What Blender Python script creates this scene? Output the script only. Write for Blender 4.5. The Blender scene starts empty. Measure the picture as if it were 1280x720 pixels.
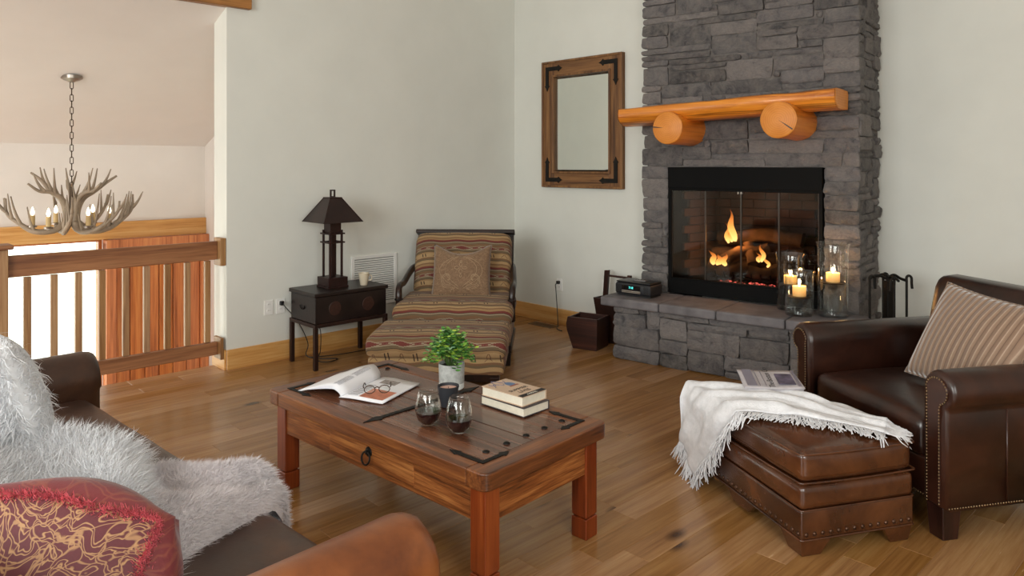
import bpy, bmesh, math, random
from math import sin, cos, pi, sqrt, radians, atan2
from mathutils import Vector, Matrix, noise

random.seed(7)
SC = bpy.context.scene
COL = SC.collection

# ---------------------------------------------------------------- camera, world, lights, exposure
CAM_H = 1.57
cam_data = bpy.data.cameras.new('camera')
cam = bpy.data.objects.new('camera', cam_data)
COL.objects.link(cam)
cam.location = (0, 0, CAM_H)
cam.rotation_euler = (radians(90), 0, 0)
cam_data.sensor_width = 36.0
cam_data.lens = 36.0 * 921.0 / 1280.0
cam_data.shift_y = -154.0 / 1280.0
cam_data.clip_start = 0.05
SC.camera = cam

SC.view_settings.view_transform = 'Standard'
SC.view_settings.look = 'None'
SC.view_settings.gamma = 1.0
SC.view_settings.exposure = 0.35
SC.view_settings.use_curve_mapping = False
SC.cycles.use_denoising = True
SC.cycles.max_bounces = 10
SC.cycles.diffuse_bounces = 5
SC.cycles.glossy_bounces = 4
SC.cycles.transmission_bounces = 8
SC.cycles.transparent_max_bounces = 16
SC.cycles.sample_clamp_indirect = 6.0
SC.cycles.caustics_reflective = False
SC.cycles.caustics_refractive = False

world = bpy.data.worlds.new('daylight')
SC.world = world
world.use_nodes = True
wn = world.node_tree.nodes
wn['Background'].inputs[0].default_value = (0.97, 1.0, 0.97, 1)
wn['Background'].inputs[1].default_value = 4.0

# frames on the floor plan (camera looks along +y from the origin)
ROOM_ROT = radians(-46.43)                    # axes of the room: x along the back wall, y along the left wall
FIRE_LOC, FIRE_ROT = (1.304, 6.16, 0.0), radians(-37.97)   # axes of the chimney: x to its right, y into the wall

def place(loc, rot, p):
    c, s = cos(rot), sin(rot)
    return Vector((loc[0] + c*p[0] - s*p[1], loc[1] + s*p[0] + c*p[1], p[2]))
def room(X, Y, Z=0.0): return place((0, 0), ROOM_ROT, (X, Y, Z))
def fire(s, t, Z=0.0): return place(FIRE_LOC, FIRE_ROT, (s, t, Z))

def area_light(name, loc, target, sx, sy, power, color):
    d = bpy.data.lights.new(name, 'AREA'); d.shape = 'RECTANGLE'; d.size = sx; d.size_y = sy
    d.energy = power; d.color = color
    o = bpy.data.objects.new(name, d); COL.objects.link(o); o.location = loc
    o.rotation_euler = (Vector(target) - Vector(loc)).to_track_quat('-Z', 'Y').to_euler()
    return o
def point_light(name, loc, power, color, r=0.03):
    d = bpy.data.lights.new(name, 'POINT'); d.energy = power; d.color = color; d.shadow_soft_size = r
    o = bpy.data.objects.new(name, d); COL.objects.link(o); o.location = loc
    return o

# daylight through the windows behind the camera, to its right, and at the side of the entry hall
area_light('daylight_rear_window', fire(1.2, -8.85, 2.1), fire(0.9, -3.0, 1.3), 3.4, 2.2, 230, (0.97, 1.0, 0.985))
area_light('daylight_right_window', fire(5.05, -5.6, 2.0), fire(1.5, -3.6, 1.0), 2.4, 1.9, 120, (0.97, 1.0, 0.985))
area_light('daylight_left_window', room(-5.45, -3.1, 2.0), room(-1.5, 1.5, 0.8), 2.2, 1.9, 55, (0.95, 1.0, 0.96))
area_light('daylight_hall_side_window', room(-6.9, -1.05, 0.4), room(-6.7, 2.5, 0.2), 1.9, 2.4, 34, (1.0, 0.99, 0.96))
point_light('firelight', fire(0.50, 0.16, 0.98), 7, (1.0, 0.45, 0.14), 0.06)

# ---------------------------------------------------------------- helpers: colour, nodes, materials
def lin(h, k=1.0):
    h = h.lstrip('#'); out = []
    for i in (0, 2, 4):
        c = int(h[i:i+2], 16) / 255.0
        out.append(min(1.0, k * (c/12.92 if c <= 0.04045 else ((c+0.055)/1.055)**2.4)))
    return (*out, 1.0)

class NT:
    def __init__(self, name):
        self.m = bpy.data.materials.new(name); self.m.use_nodes = True
        self.t = self.m.node_tree; self.b = self.t.nodes['Principled BSDF']; self.out = self.t.nodes['Material Output']
        self._oc = None
    def n(self, kind, ins=None, **props):
        nd = self.t.nodes.new('ShaderNode' + kind)
        for k, v in props.items(): setattr(nd, k, v)
        for k, v in (ins or {}).items(): self.set(nd.inputs[k], v)
        return nd
    def set(self, sock, v):
        if isinstance(v, bpy.types.NodeSocket): self.t.links.new(v, sock)
        else: sock.default_value = v
    def math(self, op, a, b=0.0, c=0.0):
        return self.n('Math', {0: a, 1: b, 2: c}, operation=op).outputs[0]
    def ramp(self, fac, stops, mode='LINEAR'):
        nd = self.n('ValToRGB', {0: fac}); r = nd.color_ramp; r.interpolation = mode
        while len(r.elements) < len(stops): r.elements.new(0.5)
        for e, (p, c) in zip(r.elements, stops):
            e.position = p; e.color = c if len(c) == 4 else (*c, 1)
        return nd.outputs[0]
    def mix(self, fac, a, b, blend='MIX'):
        nd = self.n('Mix', data_type='RGBA', blend_type=blend)
        self.set(nd.inputs[0], fac); self.set(nd.inputs[6], a); self.set(nd.inputs[7], b)
        return nd.outputs[2]
    def coord(self, rand=0.0):
        if self._oc is None: self._oc = self.n('TexCoord').outputs['Object']
        if not rand: return self._oc
        r = self.n('ObjectInfo').outputs['Random']
        off = self.n('VectorMath', {0: (rand, rand*0.7, rand*1.3)}, operation='SCALE'); self.set(off.inputs['Scale'], r)
        return self.n('VectorMath', {0: self._oc, 1: off.outputs[0]}, operation='ADD').outputs[0]
    def mapping(self, v, scale=(1, 1, 1), rot=(0, 0, 0), loc=(0, 0, 0)):
        return self.n('Mapping', {'Vector': v, 'Scale': scale, 'Rotation': rot, 'Location': loc}).outputs[0]
    def noise(self, v, scale, detail=4, rough=0.55, dist=0.0, out=0):
        return self.n('TexNoise', {'Vector': v, 'Scale': scale, 'Detail': detail, 'Roughness': rough, 'Distortion': dist}).outputs[out]
    def bump(self, h, strength=0.3, dist=0.01):
        nd = self.n('Bump', {'Height': h, 'Strength': strength, 'Distance': dist}); self.set(self.b.inputs['Normal'], nd.outputs[0])
    def p(self, **kw):
        for k, v in kw.items(): self.set(self.b.inputs[k.replace('_', ' ')], v)
        return self.m

def plain(name, c, rough=0.5, metal=0.0, var=0.12, scale=8, bump=0.0, bscale=60, rand=3.0, coat=0.0, rvar=0.0):
    m = NT(name); co = m.coord(rand); nz = m.noise(co, scale, 5)
    c = lin(c) if isinstance(c, str) else c
    lo = tuple(x*(1-var) for x in c[:3]) + (1,); hi = tuple(min(1, x*(1+var)) for x in c[:3]) + (1,)
    col = m.ramp(nz, [(0.3, lo), (0.7, hi)])
    if bump: m.bump(m.noise(co, bscale, 3), bump, 0.004)
    r = rough
    if rvar: r = m.math('MULTIPLY_ADD', nz, rvar, rough - rvar*0.5)
    m.p(Base_Color=col, Roughness=r, Metallic=metal)
    if coat: m.p(Coat_Weight=coat, Coat_Roughness=0.15)
    return m.m

def wood(name, dark, mid, light, axis='X', grain=30.0, rough=0.4, bump=0.15, rand=9.0, tint=0.0, knots=0.0, coat=0.0, stretch=0.06, spread=0.115, flat=False, line=0.0):
    m = NT(name); co = m.coord(rand)
    sc = {'X': (stretch, 1, 1), 'Y': (1, stretch, 1), 'Z': (1, 1, stretch)}[axis]
    v = m.mapping(co, sc)
    n1 = m.noise(v, grain*0.28, 4, 0.5, 1.2); n2 = m.noise(v, grain, 6, 0.65, 0.4)
    n4 = m.noise(m.mapping(co, tuple(q*(0.6 if q < 1 else 1) for q in sc)), grain*3.4, 3, 0.6)
    f = m.math('MULTIPLY_ADD', n1, 0.34, m.math('MULTIPLY_ADD', n2, 0.36, m.math('MULTIPLY', n4, 0.30)))
    col = m.ramp(f, [(0.5-spread, lin(dark)), (0.5, lin(mid)), (0.5+spread, lin(light))])
    if line:
        n3 = m.noise(m.mapping(co, tuple(q*(0.5 if q < 1 else 1) for q in sc)), grain*0.55, 3, 0.5, 0.8)
        col = m.mix(m.math('MULTIPLY', m.ramp(m.math('ABSOLUTE', m.math('SUBTRACT', n3, 0.5)), [(0.0, (1, 1, 1)), (0.035, (0, 0, 0))]), line), col, lin(dark, 0.4))
    if knots:
        ks = {'X': (0.5, 1, 1), 'Y': (1, 0.5, 1), 'Z': (1, 1, 0.5)}[axis]
        vo = m.n('TexVoronoi', {'Vector': m.mapping(co, ks), 'Scale': knots, 'Randomness': 1.0}, voronoi_dimensions='2D' if flat else '3D').outputs['Distance']
        k = m.ramp(vo, [(0.012, (0, 0, 0)), (0.045, (1, 1, 1))])
        col = m.mix(m.math('SUBTRACT', 1.0, k), col, lin(dark, 0.35))
    if tint:
        r = m.n('ObjectInfo').outputs['Random']
        hsv = m.n('HueSaturation', {'Color': col, 'Value': m.math('MULTIPLY_ADD', r, tint, 1 - tint*0.5), 'Saturation': m.math('MULTIPLY_ADD', r, -0.16, 1.06)})
        col = hsv.outputs[0]
    if bump: m.bump(f, bump, 0.004)
    m.p(Base_Color=col, Roughness=m.math('MULTIPLY_ADD', n2, 0.12, rough - 0.06))
    if coat: m.p(Coat_Weight=coat, Coat_Roughness=0.12)
    return m.m

def leather(name, dark, mid, light, rough=0.34, scale=3.5, coat=0.12):
    m = NT(name); co = m.coord(5.0)
    big = m.noise(co, scale, 5, 0.6, 0.6); fine = m.noise(co, 26, 4, 0.6)
    f = m.math('MULTIPLY_ADD', big, 0.88, m.math('MULTIPLY', fine, 0.12))
    col = m.ramp(f, [(0.32, lin(dark)), (0.5, lin(mid)), (0.7, lin(light))])
    peb = m.n('TexVoronoi', {'Vector': co, 'Scale': 230.0}).outputs['Distance']
    h = m.math('MULTIPLY_ADD', m.noise(co, 9, 4, 0.6, 1.0), 1.0, m.math('MULTIPLY', peb, 0.10))
    m.bump(h, 0.10, 0.010)
    return m.p(Base_Color=col, Roughness=m.math('MULTIPLY_ADD', fine, 0.16, rough - 0.08), Coat_Weight=coat, Coat_Roughness=0.2)

def glassy(name, tint=(1, 1, 1, 1), gloss=0.06, edge=0.6, rough=0.02):
    """thin clear glass: see-through with a Fresnel reflection"""
    m = NT(name); t = m.t
    tr = m.n('BsdfTransparent', {0: tint}); gl = m.n('BsdfGlossy', {'Color': (1, 1, 1, 1), 'Roughness': rough})
    lw = m.n('LayerWeight', {'Blend': 0.5}).outputs['Facing']
    f = m.math('MULTIPLY_ADD', m.math('POWER', lw, 3.0), edge, gloss)
    mx = m.n('MixShader'); m.set(mx.inputs[0], f); t.links.new(tr.outputs[0], mx.inputs[1]); t.links.new(gl.outputs[0], mx.inputs[2])
    t.links.new(mx.outputs[0], m.out.inputs[0]); t.nodes.remove(m.b)
    return m.m

def glow(name, c, strength):
    m = NT(name)
    return m.p(Base_Color=c, Emission_Color=c, Emission_Strength=strength, Roughness=0.6)

# ---------------------------------------------------------------- helpers: meshes and things
class MB:
    def __init__(self): self.v, self.f = [], []
    def add(self, vs, fs):
        o = len(self.v); self.v += [tuple(p) for p in vs]; self.f += [tuple(i + o for i in f) for f in fs]; return self
    def box(self, c, s, rot=None):
        hx, hy, hz = s[0]/2, s[1]/2, s[2]/2
        vs = [Vector((x*hx, y*hy, z*hz)) for x in (-1, 1) for y in (-1, 1) for z in (-1, 1)]
        if rot is not None: vs = [rot @ p for p in vs]
        vs = [p + Vector(c) for p in vs]
        return self.add(vs, [(0, 1, 3, 2), (4, 6, 7, 5), (0, 4, 5, 1), (2, 3, 7, 6), (0, 2, 6, 4), (1, 5, 7, 3)])
    def bb(self, x0, x1, y0, y1, z0, z1): return self.box(((x0+x1)/2, (y0+y1)/2, (z0+z1)/2), (x1-x0, y1-y0, z1-z0))
    def frustum(self, c, b, t, h):
        (bx, by), (tx, ty) = b, t
        vs = [(c[0]+x*bx/2, c[1]+y*by/2, c[2]) for x, y in ((-1, -1), (1, -1), (1, 1), (-1, 1))] + \
             [(c[0]+x*tx/2, c[1]+y*ty/2, c[2]+h) for x, y in ((-1, -1), (1, -1), (1, 1), (-1, 1))]
        return self.add(vs, [(3, 2, 1, 0), (4, 5, 6, 7)] + [(i, (i+1) % 4, 4+(i+1) % 4, 4+i) for i in range(4)])
    def tube(self, pts, r, n=8, closed=False, cap=True):
        pts = [Vector(p) for p in pts]; m = len(pts)
        rs = list(r) if hasattr(r, '__len__') else [r]*m
        up = None; vs = []
        for i, p in enumerate(pts):
            a = pts[(i-1) % m] if (closed or i) else p
            b = pts[(i+1) % m] if (closed or i < m-1) else p
            d = (b - a).normalized()
            if up is None:
                up = Vector((0, 0, 1)) if abs(d.z) < 0.9 else Vector((1, 0, 0))
            u = (up - d*up.dot(d))
            if u.length < 1e-4: u = d.orthogonal()
            u.normalize(); up = u; w = d.cross(u)
            for k in range(n):
                t = 2*pi*k/n; vs.append(p + (u*cos(t) + w*sin(t))*rs[i])
        fs = []
        for i in range(m if closed else m-1):
            j = (i+1) % m
            fs += [(i*n+k, i*n+(k+1) % n, j*n+(k+1) % n, j*n+k) for k in range(n)]
        if cap and not closed: fs += [tuple(range(n-1, -1, -1)), tuple((m-1)*n+k for k in range(n))]
        return self.add(vs, fs)
    def lathe(self, prof, n=24, c=(0, 0, 0), loop=False):
        vs, fs = [], []; m = len(prof)
        for r, z in prof:
            for k in range(n):
                t = 2*pi*k/n; vs.append((c[0]+max(r, 1e-5)*cos(t), c[1]+max(r, 1e-5)*sin(t), c[2]+z))
        for i in range(m if loop else m-1):
            j = (i+1) % m
            fs += [(i*n+k, i*n+(k+1) % n, j*n+(k+1) % n, j*n+k) for k in range(n)]
        if not loop:
            if prof[0][0] > 1e-4: fs.append(tuple(range(n-1, -1, -1)))
            if prof[-1][0] > 1e-4: fs.append(tuple((m-1)*n+k for k in range(n)))
        return self.add(vs, fs)
    def prism(self, poly, axis, a, b):
        """polygon extruded along an axis; poly gives the two other coordinates in xyz order"""
        def P(u, v, w): return {'x': (w, u, v), 'y': (u, w, v), 'z': (u, v, w)}[axis]
        n = len(poly)
        return self.add([P(u, v, a) for u, v in poly] + [P(u, v, b) for u, v in poly],
                        [tuple(range(n-1, -1, -1)), tuple(range(n, 2*n))] + [(i, (i+1) % n, n+(i+1) % n, n+i) for i in range(n)])
    def grid(self, fn, nu, nv, wrap=False):
        o = [fn(i/(nu if wrap else nu-1), j/(nv-1)) for i in range(nu) for j in range(nv)]
        fs = [(i*nv+j, ((i+1) % nu)*nv+j, ((i+1) % nu)*nv+j+1, i*nv+j+1) for i in range(nu if wrap else nu-1) for j in range(nv-1)]
        return self.add(o, fs)
    def ball(self, c, r, nu=12, nv=8):
        r = r if hasattr(r, '__len__') else (r, r, r)
        return self.lathe_scaled([(sin(pi*j/nv), -cos(pi*j/nv)) for j in range(nv+1)], nu, c, r)
    def lathe_scaled(self, prof, n, c, s):
        a = MB().lathe(prof, n)
        return self.add([(c[0]+p[0]*s[0], c[1]+p[1]*s[1], c[2]+p[2]*s[2]) for p in a.v], a.f)
    def rbox(self, c, s, r=0.04, n=8, puff=(0, 0, 0), fn=None):
        """a rounded box of half-soft upholstery; puff swells each pair of faces"""
        h = Vector((s[0]/2, s[1]/2, s[2]/2)); r = min(r, h.x, h.y, h.z)
        idx = {}; vs = []; fs = []
        ks = []
        for d in range(3):
            m = max(3, n); e = r/h[d]
            inner = [-1 + e + (2-2*e)*i/(m-2) for i in range(m-1)]
            ks.append([-1, -1+e*0.35] + inner + [1-e*0.35, 1] if e < 0.98 else [-1 + 2*i/m for i in range(m+1)])
        def vid(a, b, g):
            key = (a, b, g)
            if key not in idx:
                p = Vector((ks[0][a]*h.x, ks[1][b]*h.y, ks[2][g]*h.z))
                q = Vector([max(-(h[i]-r), min(h[i]-r, p[i])) for i in range(3)])
                d = p - q
                if d.length > 1e-9: p = q + d.normalized()*r
                u = [p[i]/h[i] for i in range(3)]
                for i in range(3):
                    j, k = (i+1) % 3, (i+2) % 3
                    p[i] += puff[i]*u[i]*max(0, 1-u[j]**2)*max(0, 1-u[k]**2)
                if fn: p = Vector(fn(p))
                idx[key] = len(vs); vs.append(p + Vector(c))
            return idx[key]
        N = [len(k)-1 for k in ks]
        for d in range(3):
            j, k = (d+1) % 3, (d+2) % 3
            for e in (0, N[d]):
                for a in range(N[j]):
                    for b in range(N[k]):
                        q = []
                        for (da, db) in ((0, 0), (1, 0), (1, 1), (0, 1)):
                            t = [0, 0, 0]; t[d] = e; t[j] = a+da; t[k] = b+db; q.append(vid(*t))
                        fs.append(tuple(q if e else q[::-1]))
        return self.add(vs, fs)
    def build(self, name, mat, parent=None, loc=(0, 0, 0), rotz=0.0, smooth=False, bevel=0.0, sub=0, solid=0.0, fix=True, rot=None, label=None, kind=None, seg=2):
        me = bpy.data.meshes.new(name); me.from_pydata(self.v, [], self.f)
        if fix:
            bm = bmesh.new(); bm.from_mesh(me); bmesh.ops.recalc_face_normals(bm, faces=bm.faces); bm.to_mesh(me); bm.free()
        if smooth:
            me.polygons.foreach_set('use_smooth', [True]*len(me.polygons))
            if smooth != 'all': me.set_sharp_from_angle(angle=radians(smooth if smooth is not True else 42))
        me.materials.append(mat)
        o = bpy.data.objects.new(name, me); COL.objects.link(o)
        o.location = loc; o.rotation_euler = rot if rot is not None else (0, 0, rotz)
        if parent is not None: o.parent = parent
        if solid:
            s = o.modifiers.new('solid', 'SOLIDIFY'); s.thickness = solid; s.offset = 0
        if bevel:
            b = o.modifiers.new('bevel', 'BEVEL'); b.width = bevel; b.segments = seg; b.limit_method = 'ANGLE'; b.angle_limit = radians(35)
            if not smooth:
                me.polygons.foreach_set('use_smooth', [True]*len(me.polygons)); b.harden_normals = True
        if sub:
            s = o.modifiers.new('sub', 'SUBSURF'); s.levels = sub; s.render_levels = sub
        if label: o['label'] = label
        if kind: o['kind'] = kind
        return o

def thing(name, label, cat, loc=(0, 0, 0), rotz=0.0, group=None):
    o = bpy.data.objects.new(name, None); COL.objects.link(o)
    o.empty_display_size = 0.1
    o.location = loc; o.rotation_euler = (0, 0, rotz)
    return tag(o, label, cat, group)
def tag(o, label, cat=None, group=None, kind=None):
    o['label'] = label
    if cat: o['category'] = cat
    if group: o['group'] = group
    if kind: o['kind'] = kind
    return o
def struct(o, label=None, cat=None):
    o['kind'] = 'structure'
    if label: o['label'] = label
    if cat: o['category'] = cat
    return o
def empty_struct(name, label, cat, loc=(0, 0, 0), rotz=0.0):
    o = bpy.data.objects.new(name, None); COL.objects.link(o); o.location = loc; o.rotation_euler = (0, 0, rotz)
    return struct(o, label, cat)
def dup(o, parent=None):
    c = o.copy(); COL.objects.link(c)
    if parent is not None: c.parent = parent
    for ch in list(o.children): dup(ch, c)
    return c
def copy_mesh(o, loc, rot=(0, 0, 0), parent=None):
    c = o.copy(); COL.objects.link(c); c.location = loc; c.rotation_euler = rot
    if parent is not None: c.parent = parent
    return c
def text(name, body, size, mat, parent, loc, rot, extrude=0.0003, align='CENTER'):
    cu = bpy.data.curves.new(name, 'FONT'); cu.body = body; cu.size = size; cu.extrude = extrude; cu.align_x = align; cu.align_y = 'CENTER'
    cu.materials.append(mat)
    t = bpy.data.objects.new(name + '_curve', cu); COL.objects.link(t)
    me = bpy.data.meshes.new_from_object(t.evaluated_get(bpy.context.evaluated_depsgraph_get()))
    bpy.data.objects.remove(t); me.name = name
    o = bpy.data.objects.new(name, me); COL.objects.link(o); o.location = loc; o.rotation_euler = rot; o.parent = parent
    return o
def arc(cx, cz, r, a0, a1, n):
    return [(cx + r*cos(radians(a0 + (a1-a0)*i/(n-1))), cz + r*sin(radians(a0 + (a1-a0)*i/(n-1)))) for i in range(n)]
def spline(pts, k=6):
    """Catmull-Rom through points"""
    P = [Vector(p) for p in pts]; P = [P[0]*2 - P[1]] + P + [P[-1]*2 - P[-2]]; out = []
    for i in range(1, len(P)-2):
        a, b, c, d = P[i-1:i+3]
        for j in range(k):
            t = j/k
            out.append(0.5*((2*b) + (c-a)*t + (2*a-5*b+4*c-d)*t*t + (3*b-a-3*c+d)*t**3))
    out.append(P[-2]); return out
def fur(surf, count, length, width, lay, rng, droop=0.4, jitter=0.5, normal_up=False, dens=None, sink=0.004):
    """tapered hair ribbons rooted on surf(u,v)"""
    mb = MB(); vs, fs = mb.v, mb.f; e = 0.004
    for _ in range(count):
        u, v = rng.random(), rng.random()
        if dens and rng.random() > dens(u, v): continue
        p = Vector(surf(u, v)); du = Vector(surf(min(1, u+e), v)) - Vector(surf(max(0, u-e), v)); dv = Vector(surf(u, min(1, v+e))) - Vector(surf(u, max(0, v-e)))
        n = du.cross(dv)
        if n.length < 1e-12: continue
        n.normalize()
        if n.z < 0 and normal_up: n = -n
        ly = Vector(lay(u, v)) if callable(lay) else Vector(lay)
        L = length*(0.6 + 0.7*rng.random())
        d = (n*(0.75) + ly*0.8 + Vector((rng.gauss(0, jitter), rng.gauss(0, jitter), rng.gauss(0, jitter*0.6)))*0.8).normalized()
        d2 = (d + ly*0.5 + Vector((rng.gauss(0, jitter), rng.gauss(0, jitter), -droop))*0.7).normalized()
        s = d.cross(Vector((rng.gauss(0, 1), rng.gauss(0, 1), rng.gauss(0, 1)))).normalized()*width*0.5
        a = p - n*sink; b = a + d*L*0.5; c = b + d2*L*0.5
        o = len(vs)
        vs += [tuple(a-s), tuple(a+s), tuple(b+s*0.75), tuple(b-s*0.75), tuple(c)]
        fs += [(o, o+1, o+2, o+3), (o+3, o+2, o+4)]
    return mb
# ---------------------------------------------------------------- materials of the setting
M = {}
M['wall'] = plain('wall_paint', '#d9dad3', 0.7, var=0.025, scale=3, bump=0.05, bscale=180, rand=0)
M['wall_hall'] = plain('hall_paint', '#e0dad4', 0.7, var=0.025, scale=3, bump=0.05, bscale=180, rand=0)
M['ceiling'] = plain('ceiling_paint', '#e0dad5', 0.8, var=0.02, scale=3, rand=0)
M['oak'] = wood('oak_plank', '#7c532e', '#9c7144', '#b28959', 'Y', 26, 0.25, 0.04, 20.0, tint=0.34, knots=1.15, spread=0.17, flat=True)
M['pine'] = wood('pine_trim', '#b57b3c', '#cf9a58', '#dcb074', 'Y', 20, 0.42, 0.05, 7.0, knots=2.6)
M['pine_x'] = wood('pine_trim_x', '#b57b3c', '#cf9a58', '#dcb074', 'X', 20, 0.42, 0.05, 7.0, knots=2.6)
M['beam'] = wood('beam_wood', '#6b4420', '#a5713a', '#bd8a50', 'Y', 18, 0.5, 0.2, 5.0, knots=3.0)
M['rail'] = wood('rail_wood', '#6a412a', '#8c5d3d', '#a5744f', 'Y', 24, 0.45, 0.1, 5.0, knots=1.5, tint=0.15)
M['rail_z'] = wood('baluster_wood', '#7d5638', '#a07850', '#b59067', 'Z', 24, 0.45, 0.1, 5.0, tint=0.2)
M['door'] = wood('cedar_door', '#8f4a20', '#bf6f38', '#d38b4c', 'Z', 16, 0.42, 0.1, 9.0, knots=2.2, tint=0.25)
M['white'] = plain('white_plastic', '#e9e8e4', 0.4, var=0.02)
M['black'] = plain('black_plastic', '#0e0e0f', 0.4, var=0.1)
M['iron'] = plain('wrought_iron', '#17130f', 0.55, 0.55, var=0.4, scale=25, bump=0.5, bscale=60)
M['pane'] = glassy('window_glass', (0.97, 1, 0.98, 1), 0.04, 0.5)
M['steel'] = plain('brushed_nickel', '#9c938a', 0.35, 1.0, var=0.1)
M['frame_dark'] = plain('window_frame_brown', '#3b2a1e', 0.5, var=0.2)

# ---------------------------------------------------------------- floor of oak planks
floor = empty_struct('floor', 'satin oak plank floor of the living room', 'floor', (0, 0, 0), ROOM_ROT)
MB().bb(-5.80, 6.5, -9.0, 5.34, -0.12, -0.02).bb(-3.85, 6.5, 5.34, 7.2, -0.12, -0.02).build('floor_slab', M['oak'], floor)
PW = 0.127; rngp = random.Random(11); LENS = [0.6, 0.9, 1.2, 1.5, 1.9]
def plank_mesh(w, l):
    b = 0.0016
    mb = MB(); x, y = w/2, l/2
    mb.add([(-x, -y, -.02), (x, -y, -.02), (x, y, -.02), (-x, y, -.02), (-x, -y, -b), (x, -y, -b), (x, y, -b), (-x, y, -b),
            (-x+b, -y+b, 0), (x-b, -y+b, 0), (x-b, y-b, 0), (-x+b, y-b, 0)],
           [(3, 2, 1, 0), (0, 1, 5, 4), (1, 2, 6, 5), (2, 3, 7, 6), (3, 0, 4, 7), (4, 5, 9, 8), (5, 6, 10, 9), (6, 7, 11, 10), (7, 4, 8, 11), (8, 9, 10, 11)])
    return mb
planks = []
nrow = int((5.2 + 5.80)/PW)
for i in range(nrow):
    x = -5.80 + PW*(i+0.5)
    y1 = 5.34 if x < -3.80 else 5.34 + (0.10 if x < -2.2 else 1.0)
    y = -1.2 - rngp.random()*1.2
    while y < y1 - 0.02:
        l = rngp.choice(LENS)
        if y + l > y1 - 0.25: l = y1 - y
        planks.append((x, y + l/2, l)); y += l
def plank_seen(p):
    w = room(p[0], p[1]); d = max(w.y, 0.3)
    best = 9e9
    for yy in (p[1]-p[2]/2, p[1], p[1]+p[2]/2):
        w = room(p[0], yy)
        if w.y > 2.2 and abs(w.x/w.y) < 0.78: best = min(best, w.y)
    return best
planks.sort(key=lambda p: (plank_seen(p), (room(p[0], p[1]) - Vector((0, 3, 0))).length))
cache = {}; rest = MB()
for k, (x, y, l) in enumerate(planks):
    if k < 300 and plank_seen((x, y, l)) < 9e8:
        key = round(l, 3)
        if key in cache: copy_mesh(cache[key], (x, y, 0), (0, 0, 0), floor)
        else: cache[key] = plank_mesh(PW, l).build('plank', M['oak'], floor, (x, y, 0))
    else:
        a = plank_mesh(PW, l); rest.add([(p[0]+x, p[1]+y, p[2]) for p in a.v], a.f)
rest.build('plank_field', M['oak'], floor, kind='stuff')

# ---------------------------------------------------------------- walls and ceilings
H = 4.4
def wall(name, mb, mat, label, rot=ROOM_ROT, loc=(0, 0, 0)):
    return struct(mb.build(name, mat, None, loc, rot), label, 'wall')
wall('wall_left', MB().bb(-5.82, -5.58, 2.30, 5.345, 0, H), M['wall'], 'pale grey wall behind the lamp and the striped armchair')
wall('wall_back', MB().bb(-5.82, -3.835, 5.345, 5.52, 0, H), M['wall'], 'short pale wall that carries the wood framed mirror')
wall('wall_right', MB().bb(-0.22, 5.4, 0.72, 0.9, 0, H), M['wall'], 'pale wall to the right of the stone chimney', FIRE_ROT, FIRE_LOC)
wall('wall_east', MB().bb(5.2, 5.4, -9.1, 0.72, 0, H), M['wall'], 'side wall of the room out of the picture', FIRE_ROT, FIRE_LOC)
wall('wall_south', MB().bb(-5.0, 5.4, -9.2, -9.0, 0, H), M['wall'], 'wall of the room behind the viewer', FIRE_ROT, FIRE_LOC)
wall('wall_west', MB().bb(-5.82, -5.58, -5.0, -1.2, 0, H), M['wall'], 'wall beyond the railing out of the picture')
wall('wall_above_railing', MB().bb(-5.72, -5.62, -1.2, 2.30, 2.98, H), M['wall'], 'wall above the header beam over the railing')
struct(MB().bb(-5.9, 7.0, -9.5, 8.0, H, H+0.1).build('ceiling', M['ceiling'], None, (0, 0, 0), ROOM_ROT), 'high ceiling of the living room', 'ceiling')
# hall beyond the railing, one half level down
LO = -1.3
struct(MB().bb(-8.3, -5.82, -1.3, 3.2, LO-0.1, LO).build('hall_floor', M['oak'], None, (0, 0, 0), ROOM_ROT), 'floor of the entry hall half a level down', 'floor')
def zc(X): return 1.77 + 0.4*(X + 8.1)
wx0 = MB()
wx0.bb(-8.25, -8.1, -1.2, -1.0, LO, 1.8).bb(-8.25, -8.1, -1.0, 3.25, 0.87, 1.8).bb(-8.25, -8.1, 2.09, 2.13, LO, 0.87)
wall('wall_hall_front', wx0, M['wall_hall'], 'cream wall of the entry hall above door and window')
wall('wall_hall_side', MB().prism([(-8.25, LO), (-5.82, LO), (-5.82, zc(-5.82)+.05), (-8.25, zc(-8.25)+.05)], 'y', 3.1, 3.25), M['wall_hall'], 'narrow side wall of the entry hall beside the plank door')
wall('wall_hall_far_side', MB().prism([(-8.25, LO), (-5.60, LO), (-5.60, zc(-5.60)+.05), (-8.25, zc(-8.25)+.05)], 'y', -1.35, -1.2), M['wall_hall'], 'other side wall of the entry hall out of the picture')
wall('wall_under_floor', MB().bb(-5.82, -5.74, -1.2, 3.1, LO, -0.12), M['wall_hall'], 'low wall under the edge of the living room floor')
struct(MB().prism([(-8.25, zc(-8.25)), (-5.60, zc(-5.60)), (-5.60, zc(-5.60)+.1), (-8.25, zc(-8.25)+.1)], 'y', -1.35, 3.25).build('ceiling_hall', M['ceiling'], None, (0, 0, 0), ROOM_ROT), 'sloping ceiling of the entry hall with the chandelier', 'ceiling')
struct(MB().bb(-30, -8.26, -20, 20, LO-0.2, LO-0.08).build('ground', plain('pale_gravel', '#c9c6ba', 0.9, var=0.15, scale=30), None, (0, 0, 0), ROOM_ROT), 'pale sunlit ground outside the entry hall', 'ground')

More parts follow.
